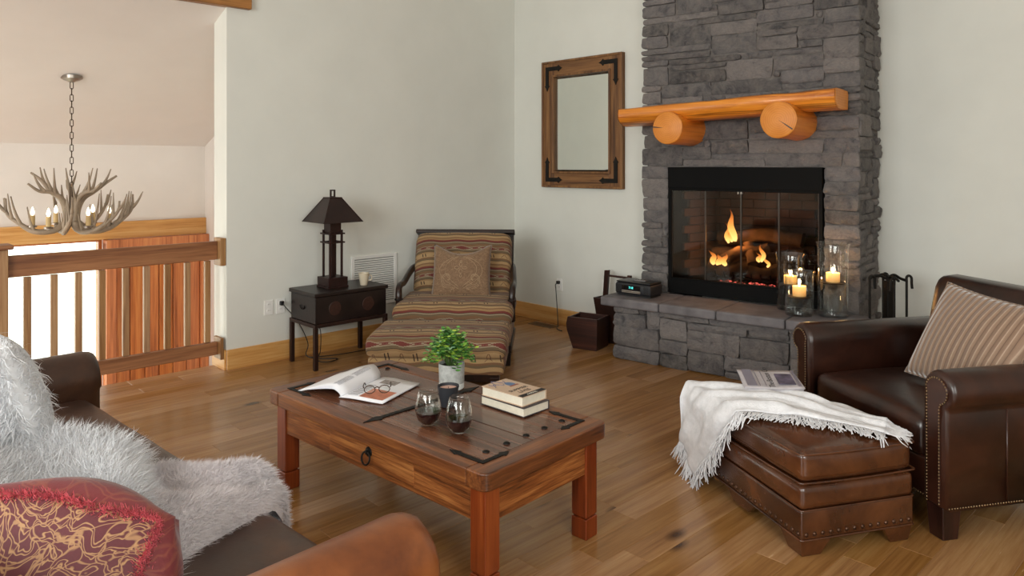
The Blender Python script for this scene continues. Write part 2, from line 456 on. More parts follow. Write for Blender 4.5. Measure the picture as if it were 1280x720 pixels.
# trim
struct(MB().bb(-5.58, -5.562, 2.30, 5.345, 0.0, 0.155).build('baseboard_left', M['pine'], None, (0, 0, 0), ROOM_ROT, bevel=0.004), 'knotty pine baseboard along the left wall', 'baseboard')
struct(MB().bb(-5.562, -3.85, 5.327, 5.345, 0.0, 0.155).build('baseboard_back', M['pine_x'], None, (0, 0, 0), ROOM_ROT, bevel=0.004), 'knotty pine baseboard below the mirror', 'baseboard')
struct(MB().bb(1.50, 5.2, 0.702, 0.72, 0.0, 0.155).build('baseboard_right', M['pine_x'], None, FIRE_LOC, FIRE_ROT, bevel=0.004), 'pine baseboard behind the fire tools', 'baseboard')
struct(MB().bb(-5.82, -5.58, 2.282, 2.30, 0.0, 0.155).build('baseboard_end', M['pine_x'], None, (0, 0, 0), ROOM_ROT, bevel=0.003), 'pine baseboard on the end of the left wall', 'baseboard')
struct(MB().bb(-8.1, -8.06, -1.2, 3.1, 0.83, 1.0).build('trim_1', M['pine'], None, (0, 0, 0), ROOM_ROT, bevel=0.004), 'knotty pine header board over the hall door and window', 'trim')
tag(MB().bb(-5.86, -5.53, -1.2, 2.48, 2.775, 3.12).build('ceiling_beam', M['beam'], None, (0, 0, 0), ROOM_ROT, bevel=0.008), 'rough knotty wood beam at the top above the railing opening', 'beam')

# hall window and door
win = empty_struct('window_1', 'overexposed hall window behind the balusters', 'window', (0, 0, 0), ROOM_ROT)
fr = MB()
for y0, y1 in ((-1.0, -0.95), (0.2, 0.25), (2.06, 2.09)): fr.bb(-8.2, -8.10, y0, y1, LO, 0.83)
fr.bb(-8.2, -8.10, -0.95, 2.06, LO, LO+0.06).bb(-8.2, -8.10, -0.95, 2.06, 0.81, 0.83)
fr.build('window_frame', M['door'], win)
MB().bb(-8.15, -8.14, -0.95, 0.2, LO+0.06, 0.81).build('pane', M['pane'], win)
MB().bb(-8.15, -8.14, 0.25, 2.06, LO+0.06, 0.81).build('pane', M['pane'], win)
dr = empty_struct('door_1', 'orange cedar plank door in the hall behind the railing', 'door', (0, 0, 0), ROOM_ROT)
c = MB().bb(-8.12, -7.98, 2.10, 2.19, LO, 0.80).bb(-8.12, -7.98, 3.02, 3.098, LO, 0.80).bb(-8.12, -7.97, 2.10, 3.098, 0.72, 0.828)
c.build('door_frame', M['door'], dr, bevel=0.006)
MB().bb(-8.08, -8.05, 2.19, 3.02, LO+0.01, 0.72).build('door_core', M['door'], dr)
proto = None
for i in range(6):
    w = 0.83/6; y = 2.19 + w*(i+0.5)
    if proto is None: proto = MB().box((0, 0, 0), (0.025, w-0.008, 1.99)).build('plank', M['door'], dr, (-8.04, y, LO+1.01), bevel=0.005)
    else: copy_mesh(proto, (-8.04, y, LO+1.01), (0, 0, 0), dr)
MB().bb(-8.03, -8.0, 2.2, 3.01, 0.58, 0.70).build('door_rail', M['door'], dr, bevel=0.006)
MB().bb(-8.03, -8.0, 2.2, 3.01, LO+0.08, LO+0.24).build('door_rail', M['door'], dr, bevel=0.006)

# windows of the room behind the viewer (they let the daylight in)
def big_window(n, label, s0, s1, y, z0, z1, axis):
    w = empty_struct('window_%d' % n, label, 'window', FIRE_LOC, FIRE_ROT)
    f = MB(); t = 0.07
    def B(a0, a1, b0, b1, d0=0.0, d1=0.05):
        if axis == 'x': f.bb(a0, a1, y+d0, y+d1, b0, b1)
        else: f.bb(y-d1, y-d0, a0, a1, b0, b1)
    B(s0, s1, z0-t, z0); B(s0, s1, z1, z1+t); B(s0-t, s0, z0-t, z1+t); B(s1, s1+t, z0-t, z1+t)
    k = 3
    for i in range(1, k): B(s0+(s1-s0)*i/k-.03, s0+(s1-s0)*i/k+.03, z0, z1)
    f.build('window_frame', M['pine_x'], w)
    g = MB()
    if axis == 'x': g.bb(s0, s1, y+.004, y+.012, z0, z1)
    else: g.bb(y-.012, y-.004, s0, s1, z0, z1)
    g.build('pane', M['pane'], w)
big_window(2, 'wide window in the wall behind the viewer', -0.5, 2.9, -9.0, 1.0, 3.2, 'x')
struct(MB().bb(-5.58, -5.57, -4.2, -2.0, 1.05, 2.95).build('window_4', M['pane'], None, (0, 0, 0), ROOM_ROT), 'window in the wall beyond the railing, out of the picture', 'window')
big_window(3, 'window in the side wall out of the picture', -6.8, -4.4, 5.2, 1.05, 2.95, 'y')

# ---------------------------------------------------------------- railing
rl = thing('stair_railing', 'brown wooden railing with square balusters at the edge of the floor', 'railing', room(-5.66, 2.30, 0), ROOM_ROT)
MB().bb(-0.02, 0.02, -1.39, -0.045, 0.845, 0.985).build('top_rail', M['rail'], rl, bevel=0.006)
MB().bb(-0.02, 0.02, -1.39, -0.045, 0.115, 0.215).build('bottom_rail', M['rail'], rl, bevel=0.006)
MB().bb(-0.055, 0.075, -0.045, -0.002, 0.80, 1.01).build('wall_block', M['rail_z'], rl, bevel=0.004)
MB().bb(-0.055, 0.075, -0.045, -0.02, 0.085, 0.25).build('wall_block', M['rail_z'], rl, bevel=0.004)
np_ = MB().bb(-0.06, 0.06, -1.51, -1.39, 0, 1.03).build('newel_post', M['rail_z'], rl, bevel=0.006)
MB().bb(-0.085, 0.085, -1.54, -1.365, 1.03, 1.06).build('post_cap', M['rail'], np_, bevel=0.006)
bal = None
for px in (34, 67.5, 98, 127.5, 157, 183, 209, 234, 259):
    q = (px - 640)/921.0; cy = 5.66/(0.7245 - 0.6892*q); Y = 0.7245*q*cy + 0.6892*cy - 2.30
    if bal is None: bal = MB().box((0, 0, 0), (0.032, 0.042, 0.62)).build('baluster', M['rail_z'], rl, (-0.0, Y, 0.53), bevel=0.003)
    else: copy_mesh(bal, (-0.0, Y, 0.53), (0, 0, 0), rl)

# ---------------------------------------------------------------- wall fittings
def outlet(label, loc, rot, plugs=()):
    t = thing('wall_outlet', label, 'outlet', loc, rot)        # plate in the local xz plane, facing -y
    MB().box((0, -0.003, 0), (0.074, 0.006, 0.118)).build('cover_plate', M['white'], t, bevel=0.002)
    for dz in (-0.024, 0.024):
        MB().lathe([(0.0165, 0), (0.0165, 0.003), (0.0, 0.003)], 16).build('socket', M['white'], t, (0, -0.006, dz), rot=(radians(90), 0, 0), smooth=True)
        s = MB()
        for dx in (-0.006, 0.006): s.box((dx, -0.0092, dz+0.002), (0.002, 0.001, 0.008))
        s.build('slot', M['black'], t)
    return t
rot_l = ROOM_ROT + radians(90)      # facing +X of the room
outlet('white outlet plate nearer the railing, nothing plugged in', room(-5.58, 2.635, 0.435), rot_l)
outlet('white outlet plate beside the dark chest with a black plug in it', room(-5.58, 2.735, 0.435), rot_l)
outlet('white outlet plate under the mirror with a black plug', room(-4.935, 5.345, 0.39), ROOM_ROT)
outlet('white outlet plate half hidden behind the black radio', room(-4.36, 5.345, 0.44), ROOM_ROT)
def cord(name, label, pts, r=0.004):
    o = MB().tube(spline(pts, 6), r, 6).build(name, M['black'], None, smooth='all')
    return tag(o, label, 'cord')
P = lambda X, Y, Z: tuple(room(X, Y, Z))
pl = MB().box((0, 0, 0), (0.03, 0.03, 0.035))
lc = cord('power_cord', 'black cord hanging from outlet to floor behind the dark chest', [P(-5.535, 2.735, 0.461), P(-5.50, 2.745, 0.43), P(-5.50, 2.85, 0.30), P(-5.49, 2.93, 0.12), P(-5.46, 2.90, 0.03), P(-5.38, 2.98, 0.006), P(-5.28, 3.08, 0.006), P(-5.24, 2.98, 0.006), P(-5.33, 2.93, 0.008), P(-5.45, 3.02, 0.05), P(-5.52, 3.06, 0.19), P(-5.53, 3.02, 0.30)])
pl.build('plug', M['black'], lc, room(-5.552, 2.735, 0.461), ROOM_ROT, bevel=0.006)
cord('power_cord', 'thin black cord running along the floor under the dark chest', [P(-5.47, 2.95, 0.006), P(-5.40, 3.10, 0.006), P(-5.36, 3.30, 0.01), P(-5.40, 3.60, 0.006), P(-5.50, 3.72, 0.006)], 0.0035)
rc = cord('power_cord', 'black cord dropping from the outlet under the mirror to the floor', [P(-4.935, 5.30, 0.412), P(-4.915, 5.26, 0.395), P(-4.90, 5.25, 0.36), P(-4.875, 5.24, 0.2), P(-4.845, 5.22, 0.04), P(-4.80, 5.16, 0.006), P(-4.70, 5.12, 0.006)], 0.005)
MB().box((0, 0, 0), (0.03, 0.035, 0.03)).build('plug', M['black'], rc, room(-4.935, 5.32, 0.415), ROOM_ROT, bevel=0.006)
vg = thing('wall_vent_grille', 'white louvred return air grille on the left wall behind the chest', 'vent', room(-5.58, 3.62, 0.55), rot_l)
f = MB()
for a in ((-0.235, -0.205, -0.225, 0.225), (0.205, 0.235, -0.225, 0.225)): f.bb(a[0], a[1], -0.014, 0, a[2], a[3])
for a in ((-0.205, 0.205, -0.225, -0.195), (-0.205, 0.205, 0.195, 0.225)): f.bb(a[0], a[1], -0.014, 0, a[2], a[3])
f.build('grille_frame', M['white'], vg, bevel=0.003)
MB().bb(-0.21, 0.21, -0.002, 0, -0.2, 0.2).build('backing', plain('vent_shadow', '#8a8a85', 0.8), vg)
sl = MB().box((0, 0, 0), (0.41, 0.016, 0.003), Matrix.Rotation(radians(38), 3, 'X')).build('louver', M['white'], vg, (0, -0.008, -0.18))
for i in range(1, 20): copy_mesh(sl, (0, -0.008, -0.18 + i*0.019), (0, 0, 0), vg)
fv = thing('floor_register', 'flat grey metal floor vent under the mirror outlet', 'vent', room(-5.02, 5.20, 0.0), ROOM_ROT)
rim = MB().bb(-.15, .15, -.065, -.05, 0, .005).bb(-.15, .15, .05, .065, 0, .005).bb(-.15, -.135, -.05, .05, 0, .005).bb(.135, .15, -.05, .05, 0, .005)
rim.build('register_rim', M['steel'], fv)
b0 = MB().box((0, 0, 0.003), (0.008, 0.1, 0.004)).build('slat', M['steel'], fv, (-0.125, 0, 0))
for i in range(1, 18): copy_mesh(b0, (-0.125 + i*0.0147, 0, 0), (0, 0, 0), fv)

# ---------------------------------------------------------------- mirror on the back wall
M['mirror_wood'] = wood('mirror_wood', '#4a2c15', '#77502c', '#936a3e', 'Z', 22, 0.5, 0.15, 8.0, knots=2.0)
M['mirror_wood_x'] = wood('mirror_wood_x', '#4a2c15', '#77502c', '#936a3e', 'X', 22, 0.5, 0.15, 8.0, knots=2.0)
M['mirror'] = NT('mirror_silver').p(Base_Color=(0.86, 0.9, 0.86, 1), Metallic=1.0, Roughness=0.03)
mi = thing('wall_mirror', 'rustic wood framed mirror with black iron corner straps beside the chimney', 'mirror', room(-4.634, 5.344, 1.97), ROOM_ROT)
W2, H2, fw = 0.505, 0.622, 0.16
for s in (-1, 1):
    MB().box((s*(W2-fw/2), -0.02, 0), (fw, 0.04, 2*H2)).build('frame_stile', M['mirror_wood'], mi, bevel=0.005)
    MB().box((0, -0.02, s*(H2-fw/2)), (2*(W2-fw), 0.038, fw)).build('frame_rail', M['mirror_wood_x'], mi, bevel=0.005)
for nm, a, b in (('outer_edge', W2, H2), ('inner_edge', W2-fw+0.022, H2-fw+0.022)):
    e = MB(); t = 0.022
    for s in (-1, 1):
        e.box((s*(a-t/2), -0.026, 0), (t, 0.05, 2*b)); e.box((0, -0.026, s*(b-t/2)), (2*a-2*t, 0.05, t))
    e.build(nm, M['mirror_wood'], mi, bevel=0.006)
gw, gh = W2-fw, H2-fw
g = MB(); bv = 0.02
g.add([(x*gw, -0.010, z*gh) for x, z in ((-1, -1), (1, -1), (1, 1), (-1, 1))] + [(x*(gw-bv), -0.014, z*(gh-bv)) for x, z in ((-1, -1), (1, -1), (1, 1), (-1, 1))] + [(x*gw, -0.004, z*gh) for x, z in ((-1, -1), (1, -1), (1, 1), (-1, 1))],
      [(4, 5, 6, 7)] + [(i, (i+1) % 4, 4+(i+1) % 4, 4+i) for i in range(4)] + [(8+i, 8+(i+1) % 4, (i+1) % 4, i) for i in range(4)] + [(11, 10, 9, 8)])
g.build('mirror_glass', M['mirror'], mi)
def strap_poly(L, w):
    return [(0, -w/2), (L-.06, -w/2), (L-.05, -w*.8), (L-.03, -w*.35), (L, 0), (L-.03, w*.35), (L-.05, w*.8), (L-.06, w/2), (0, w/2)]
for sx in (-1, 1):
    for sz in (-1, 1):
        st = MB(); w = 0.04; cx, cz = sx*(W2-0.075), sz*(H2-0.075)
        st.prism([(cx - sx*u + sx*w/2, cz + v) for u, v in strap_poly(0.22, w)], 'y', -0.046, -0.040)
        st.prism([(cx + v, cz - sz*u + sz*w/2) for u, v in strap_poly(0.24, w)], 'y', -0.0465, -0.0405)
        o = st.build('corner_strap', M['iron'], mi)
# ---------------------------------------------------------------- stone chimney, hearth, fire
def stone_mat():
    m = NT('ledge_stone'); co = m.coord(17.0); r = m.n('ObjectInfo').outputs['Random']
    base = m.ramp(r, [(0.0, lin('#3b3a3d')), (0.15, lin('#605e60')), (0.35, lin('#767274')), (0.5, lin('#545153')), (0.68, lin('#807a79')), (0.85, lin('#676466')), (1.0, lin('#474547'))])
    n1 = m.noise(co, 10, 8, 0.7, 0.5); n2 = m.noise(m.mapping(co, (1, 1, 1.8)), 48, 6, 0.75)
    col = m.mix(m.ramp(n1, [(0.35, (0, 0, 0)), (0.7, (1, 1, 1))]), base, m.mix(0.6, base, lin('#9a928b')))
    col = m.mix(m.math('MULTIPLY', m.ramp(n1, [(0.3, (1, 1, 1)), (0.44, (0, 0, 0))]), 0.5), col, lin('#2d2b2b'))
    col = m.mix(m.ramp(n2, [(0.3, (0.45, 0.45, 0.45)), (0.6, (0, 0, 0))]), col, m.mix(0.6, col, lin('#2a2827')))
    m.bump(m.math('MULTIPLY_ADD', n1, 1.2, m.math('MULTIPLY', n2, 0.5)), 0.8, 0.04)
    return m.p(Base_Color=col, Roughness=0.82)
M['stone'] = stone_mat()
M['mortar'] = plain('mortar', '#6e6864', 0.95, var=0.3, scale=14, bump=0.5, bscale=50)
M['slab'] = plain('hearth_slab_stone', '#656163', 0.75, var=0.3, scale=7, bump=0.5, bscale=26, rand=9)

def pack(cols, rows, free, rng, wr, hr):
    """irregular ledge-stone layout on a small grid"""
    g = [[free(i, j) for i in range(cols)] for j in range(rows)]; out = []
    for j in range(rows):
        for i in range(cols):
            if not g[j][i]: continue
            h = rng.choice(hr); w = rng.randint(*wr)
            if h >= 3: w = max(3, min(w, 7))
            if h == 1: w = min(w + rng.randint(0, 3), wr[1] + 2)
            k = 0
            while i+k < cols and g[j][i+k] and k < w: k += 1
            if 0 < sum(1 for a in range(i+k, min(cols, i+k+2)) if g[j][a]) < 2 and i+k+1 >= cols: k = cols - i if all(g[j][a] for a in range(i, cols)) else k
            w = k; hh = 1
            while hh < h and j+hh < rows and all(g[j+hh][a] for a in range(i, i+w)): hh += 1
            for b in range(j, j+hh):
                for a in range(i, i+w): g[b][a] = False
            out.append((i, j, w, hh))
    return out
def stone_mesh(w, h, d, rng, gap=0.004):
    """one rough faced stone: front towards -y, back at y=0"""
    nx = max(5, min(12, int(w/0.035)+2)); nz = max(4, min(7, int(h/0.026)+2)); sd = rng.random()*100
    mb = MB(); X, Z = w - gap, h - gap; vs = []; j0 = [rng.uniform(-.011, .007) for _ in range(4)]; k0 = [rng.uniform(-.007, .006) for _ in range(4)]
    for i in range(nx):
        for j in range(nz):
            u, v = i/(nx-1), j/(nz-1); eu = i in (0, nx-1); ev = j in (0, nz-1)
            x, z = (u-0.5)*X, (v-0.5)*Z
            wgt = ((1-u)*(1-v), u*(1-v), (1-u)*v, u*v); sx = -1 if u < 0.5 else 1; sz = -1 if v < 0.5 else 1
            x += abs(2*u-1)*sx*sum(a*b for a, b in zip(wgt, j0)); z += abs(2*v-1)*sz*sum(a*b for a, b in zip(wgt, k0))
            nn = noise.noise(Vector((x*9+sd, z*11, sd)))
            y = -d - 0.014*nn - 0.012*noise.noise(Vector((x*24, z*30+sd, 1))) - 0.005*noise.noise(Vector((x*60+sd, z*70, 4)))
            if eu or ev: y += 0.008 + (0.005 if eu and ev else 0)
            if eu: x += 0.004*noise.noise(Vector((z*20, sd, u*7))) - (1 if u > 0.5 else -1)*(0.006 if ev else 0.0)
            if ev: z += 0.004*noise.noise(Vector((x*14, sd, v*9))) - (1 if v > 0.5 else -1)*(0.003 if eu else 0.0)
            vs.append((x, y, z))
    fs = [(i*nz+j, (i+1)*nz+j, (i+1)*nz+j+1, i*nz+j+1) for i in range(nx-1) for j in range(nz-1)]
    ring = [i*nz for i in range(nx)] + [(nx-1)*nz+j for j in range(1, nz)] + [i*nz+nz-1 for i in range(nx-2, -1, -1)] + [j for j in range(nz-2, 0, -1)]
    n0 = len(vs); vs += [(vs[k][0], 0.0, vs[k][2]) for k in ring]
    m = len(ring)
    fs += [(ring[k], n0+k, n0+(k+1) % m, ring[(k+1) % m]) for k in range(m)]
    mb.add(vs, fs); return mb
def lay(parent, rects, cw, ch, x0, z0, basis, dmin, dmax, rng, skip=None):
    """basis(x,z)->(loc, rotz) of the face"""
    for (i, j, w, h) in rects:
        W, Hh = w*cw, h*ch; x, z = x0 + (i + w/2)*cw, z0 + (j + h/2)*ch
        loc, rz = basis(x, z)
        stone_mesh(W, Hh, rng.uniform(dmin, dmax), rng).build('stone', M['stone'], parent, loc, rz, smooth=50)

rs = random.Random(23)
# local frame: x = s along the face, y into the wall, face of the mortar core at y=0.05
ch = thing('stone_chimney', 'tall grey ledge stone chimney breast around the fireplace', 'chimney', FIRE_LOC, FIRE_ROT)
TOP = 3.62; HB = 0.505
OX0, OX1, OZ1 = 0.0, 1.238, 1.555
core = MB()
core.bb(-0.205, OX0-0.005, 0.030, 0.70, 0, TOP).bb(OX1+0.005, 1.458, 0.030, 0.70, 0, TOP).bb(OX0-0.005, OX1+0.005, 0.030, 0.70, OZ1-0.006, TOP)
core.build('mortar_core', M['mortar'], ch)
CW, CHH = 0.0619, 0.0525
cols, rows = 28, 60                      # 20 cells span the opening, 4 each side
x0 = -0.2476
def free(i, j):
    xa = x0 + (i+0.5)*CW; za = HB + (j+0.5)*CHH
    return not (OX0 < xa < OX1 and za < OZ1)
rects = pack(cols, rows, free, rs, (3, 9), [1, 1, 1, 2, 2, 2, 3])
rects = [r for r in rects if r[1]*CHH + HB < 3.55]
lay(ch, rects, CW, CHH, x0, HB, lambda x, z: ((x, 0.05, z), 0), 0.035, 0.062, rs)
# right flank, facing +x
side = pack(11, 66, lambda i, j: True, rs, (3, 6), [1, 1, 2, 2, 3])
side = [r for r in side if r[1]*0.05 + 0.1 < 3.5]
lay(ch, side, 0.062, 0.0525, 0.02, 0.10, lambda x, z: ((1.44, x, z), radians(90)), 0.025, 0.052, rs)

he = thing('stone_hearth', 'raised grey stone hearth with slab top in front of the fire', 'hearth', FIRE_LOC, FIRE_ROT)
HX0, HX1, HY = -0.28, 1.53, -0.425
MB().bb(HX0+0.045, HX1-0.045, HY+0.045, -0.0, 0, 0.43).build('mortar_core', M['mortar'], he)
hc, hrw = 0.062, 0.0535
rects = pack(31, 8, lambda i, j: True, rs, (4, 10), [1, 2, 2, 3, 3])
lay(he, rects, (HX1-HX0)/31, hrw, HX0, 0.002, lambda x, z: ((x, HY+0.05, z), 0), 0.04, 0.062, rs)
rects = pack(6, 8, lambda i, j: True, rs, (2, 4), [1, 2, 2, 3])
lay(he, rects, 0.062, hrw, 0.0, 0.002, lambda x, z: ((HX0+0.05, -0.01 - x, z), radians(-90)), 0.03, 0.055, rs)
xs = [-0.36, 0.16, 0.62, 1.12, 1.57]
for a, b in zip(xs[:-1], xs[1:]):
    rs2 = random.Random(int(a*100)+50)
    def wob(p): 
        return (p[0], p[1] + 0.007*noise.noise(Vector((p[0]*11+a, p[1]*3, p[2]*20))), p[2] + 0.004*noise.noise(Vector((p[0]*6+a*7, p[1]*6, 3))))
    y1 = -0.012
    MB().rbox(((a+b)/2, (-0.50+y1)/2, 0.467), (b-a-0.006, 0.50+y1, 0.072), 0.014, 9, fn=None).build('hearth_slab', M['slab'], he, smooth='all')
    o = he.children[-1]

# mantel log on two corbel logs
M['log'] = wood('mantel_log', '#a5560f', '#dc8828', '#eea03e', 'X', 14, 0.4, 0.25, 6.0, coat=0.25, stretch=0.05, line=0.8, knots=2.5)
M['log_y'] = wood('corbel_log', '#a0520f', '#d68026', '#e6983c', 'Y', 14, 0.4, 0.25, 6.0, coat=0.2, stretch=0.05)
def ringwood():
    m = NT('log_end_grain'); co = m.coord(0)
    sep = m.n('SeparateXYZ', {0: co}); v = m.n('CombineXYZ', {0: sep.outputs[0], 1: 0.0, 2: sep.outputs[2]}).outputs[0]
    v2 = m.n('VectorMath', {0: v, 1: (0, 0, 0)}, operation='ADD').outputs[0]
    L = m.n('VectorMath', {0: v2}, operation='LENGTH').outputs['Value']
    w = m.math('SINE', m.math('MULTIPLY_ADD', L, 420.0, m.math('MULTIPLY', m.noise(co, 9, 3), 9.0)))
    col = m.ramp(m.math('MULTIPLY_ADD', w, 0.07, m.math('MULTIPLY_ADD', m.noise(co, 14, 4), 0.5, 0.25)), [(0.2, lin('#b96a26')), (0.5, lin('#d3832f')), (0.85, lin('#e0974a'))])
    m.bump(w, 0.1, 0.002)
    return m.p(Base_Color=col, Roughness=0.5)
M['log_end'] = ringwood()
mt = thing('log_mantel', 'orange varnished log mantel shelf on two round log corbels', 'mantel', FIRE_LOC, FIRE_ROT)
poly = [(-0.355, 0.052), (-0.365, 0.02), (-0.36, -0.015), (-0.335, -0.048), (-0.29, -0.072), (-0.22, -0.08), (-0.12, -0.078), (-0.02, -0.07), (-0.012, 0.04), (-0.03, 0.058), (-0.2, 0.064), (-0.32, 0.062)]
nS = 24; vs = []; fs = []
for i in range(nS+1):
    u = i/nS; x = -0.27 + u*1.68; zc_ = 1.967 + 0.068*u
    k = 1.0 + 0.05*noise.noise(Vector((x*3, 2, 5)))
    for (y, z) in poly: vs.append((x + (0.006*noise.noise(Vector((y*30, z*30, 1))) if i in (0, nS) else 0), y*k if y < -0.05 else y, zc_ + z*k + 0.004*noise.noise(Vector((x*7, y*9, z*9)))))
n = len(poly)
for i in range(nS): fs += [(i*n+k, i*n+(k+1) % n, (i+1)*n+(k+1) % n, (i+1)*n+k) for k in range(n)]
fs += [tuple(range(n-1, -1, -1)), tuple(nS*n+k for k in range(n))]
MB().add(vs, fs).build('mantel_log', M['log'], mt, smooth=50, bevel=0.004)
nn_ = len(poly)
for (k0, x, sg) in ((0, vs[0][0], -1), (nS*nn_, vs[nS*nn_][0], 1)):
    a = [(p[0] + sg*0.0015, p[1]*0.995-0.001, p[2]) for p in vs[k0:k0+nn_]]; cyy = sum(p[1] for p in a)/nn_; czz = sum(p[2] for p in a)/nn_
    b = [(p[0] + sg*0.004, cyy + (p[1]-cyy)*0.93, czz + (p[2]-czz)*0.93) for p in a]
    MB().add(a + b, [(k, (k+1) % nn_, nn_+(k+1) % nn_, nn_+k) for k in range(nn_)] + [tuple(range(nn_, 2*nn_))]).build('end_grain', M['log_end'], mt)
for s, z, L, r in ((0.20, 1.855, 0.42, 0.127), (1.06, 1.885, 0.45, 0.130)):
    rr = random.Random(int(s*99)); prof = []
    v = []; nn = 32; rings = [(0.06, 1.0), (0.0, 1.04), (-0.1, 1.0), (-0.25, 0.985), (-L+0.02, 1.0), (-L, 0.985)]
    for y, k in rings:
        for a in range(nn):
            t = 2*pi*a/nn; q = r*k*(1 + 0.035*noise.noise(Vector((cos(t)*1.5, sin(t)*1.5, s*9))) + 0.012*noise.noise(Vector((cos(t)*5, sin(t)*5, y*4))))
            v.append((q*cos(t), y, q*sin(t)))
    f = [(i*nn+k, i*nn+(k+1) % nn, (i+1)*nn+(k+1) % nn, (i+1)*nn+k) for i in range(len(rings)-1) for k in range(nn)]
    f.append(tuple(range(nn-1, -1, -1)))
    cb = MB().add(v, f).build('corbel', M['log_y'], mt, (s, 0, z), smooth=50)
    e = MB(); m2 = (len(rings)-1)*nn
    e.add([(p[0]*0.995, p[1]-0.0005, p[2]*0.995) for p in v[m2:]] + [(p[0]*0.94, p[1]-0.006, p[2]*0.94) for p in v[m2:]], [(k, (k+1) % nn, nn+(k+1) % nn, nn+k) for k in range(nn)] + [tuple(range(nn, 2*nn))])
    en = e.build('end_grain', M['log_end'], cb, smooth=50)
    ang = radians(175 if s < 0.5 else -35)
    ck = MB(); a, b = Vector((cos(ang), 0, sin(ang))), Vector((-sin(ang), 0, cos(ang)))
    y = -L - 0.0068
    p0, p1 = (a*0.0 if s > 0.5 else a*0.03), a*r*0.93
    ck.add([p0 + Vector((0, y, 0)), p1 + b*0.005 + Vector((0, y, 0)), p1 - b*0.005 + Vector((0, y, 0)), (p0+p1)/2 + b*0.0035 + Vector((0, y, 0))], [(0, 2, 1, 3)])
    ck.build('crack', M['black'], cb)

# gas fireplace insert
M['fire_black'] = plain('fireplace_black', '#030303', 0.7, 0.0, var=0.3)
M['fire_black'].node_tree.nodes['Principled BSDF'].inputs['Specular IOR Level'].default_value = 0.15
M['fire_glass'] = glassy('fire_door_glass', (0.66, 0.62, 0.58, 1), 0.03, 0.3, 0.03)
M['firebrick'] = plain('fire_brick', '#4a3226', 0.9, var=0.35, scale=9, bump=0.5, bscale=40, rand=11)
M['char'] = plain('charred_log', '#54402e', 0.9, var=0.65, scale=12, bump=0.9, bscale=22)
gf = thing('gas_fireplace', 'black glass doored fireplace burning logs inside the stone chimney', 'fireplace', (*fire(0.0, 0.0)[:2], HB), FIRE_ROT)
W_, Hh = 1.238, OZ1 - HB
MB().bb(0.004, W_-0.004, -0.012, 0.045, 0.872, Hh-0.004).build('hood_panel', M['fire_black'], gf, bevel=0.004)
MB().bb(0.004, W_-0.004, -0.005, 0.045, 0.002, 0.118).build('bottom_panel', M['fire_black'], gf, bevel=0.004)
sf = MB().bb(0.004, 0.03, -0.005, 0.045, 0.118, 0.872).bb(W_-0.03, W_-0.004, -0.005, 0.045, 0.118, 0.872).bb(0.03, W_-0.03, -0.008, 0.04, 0.852, 0.872).bb(0.03, W_-0.03, -0.008, 0.04, 0.118, 0.130)
sf.build('surround', M['fire_black'], gf, bevel=0.002)
dw = (W_-0.06)/4
for i in range(4):
    x = 0.03 + dw*(i+0.5)
    d = MB().box((x, 0.016, 0.491), (dw-0.003, 0.006, 0.72)).build('glass_door', M['fire_glass'], gf)
    e = MB()
    for sx in (-1, 1): e.box((x + sx*(dw/2-0.003), 0.014, 0.491), (0.004, 0.012, 0.72))
    e.build('door_edge', plain('door_edge_metal', '#4a4540', 0.35, 0.8) if i == 0 else bpy.data.materials['door_edge_metal'], d)
    if i in (1, 2):
        MB().bb(x + (1 if i == 1 else -1)*(dw/2-0.012)-.004, x + (1 if i == 1 else -1)*(dw/2-0.012)+.004, -0.02, 0.01, 0.836, 0.852).build('door_handle', M['steel'], d)
# fire box: back and slanted sides of dark brick
MB().bb(0.0, W_, 0.60, 0.64, 0.0, Hh).bb(-0.004, 0.006, 0.046, 0.60, 0, Hh).bb(W_-0.006, W_+0.004, 0.046, 0.60, 0, Hh).bb(0, W_, 0.046, 0.60, 0.0, 0.10).bb(0, W_, 0.046, 0.60, Hh-0.03, Hh).build('fire_box', M['fire_black'], gf)
bk = MB().box((0, 0, 0), (0.196, 0.03, 0.066)).build('brick', M['firebrick'], gf, (0.3, 0.575, 0.15), bevel=0.004)
for row in range(11):
    for k in range(6):
        x = 0.22 + 0.2*k - (0.1 if row % 2 else 0)
        if x < 0.12 or x > W_-0.12 or (row == 0 and k == 0): continue
        copy_mesh(bk, (x, 0.575 + 0.003*rs.random(), 0.15 + row*0.073), (0, 0, 0), gf)
    for sgn in (0, 1):
        for k in range(3):
            y = 0.13 + k*0.2 - (0.07 if row % 2 else 0)
            if y > 0.55 or y < 0.155: continue
            x = (0.03 + 0.16*(y/0.6)**1.2) if sgn == 0 else (W_ - 0.03 - 0.16*(y/0.6)**1.2)
            copy_mesh(bk, (x, y, 0.15 + row*0.073), (0, 0, radians(72 if sgn == 0 else -72)), gf)
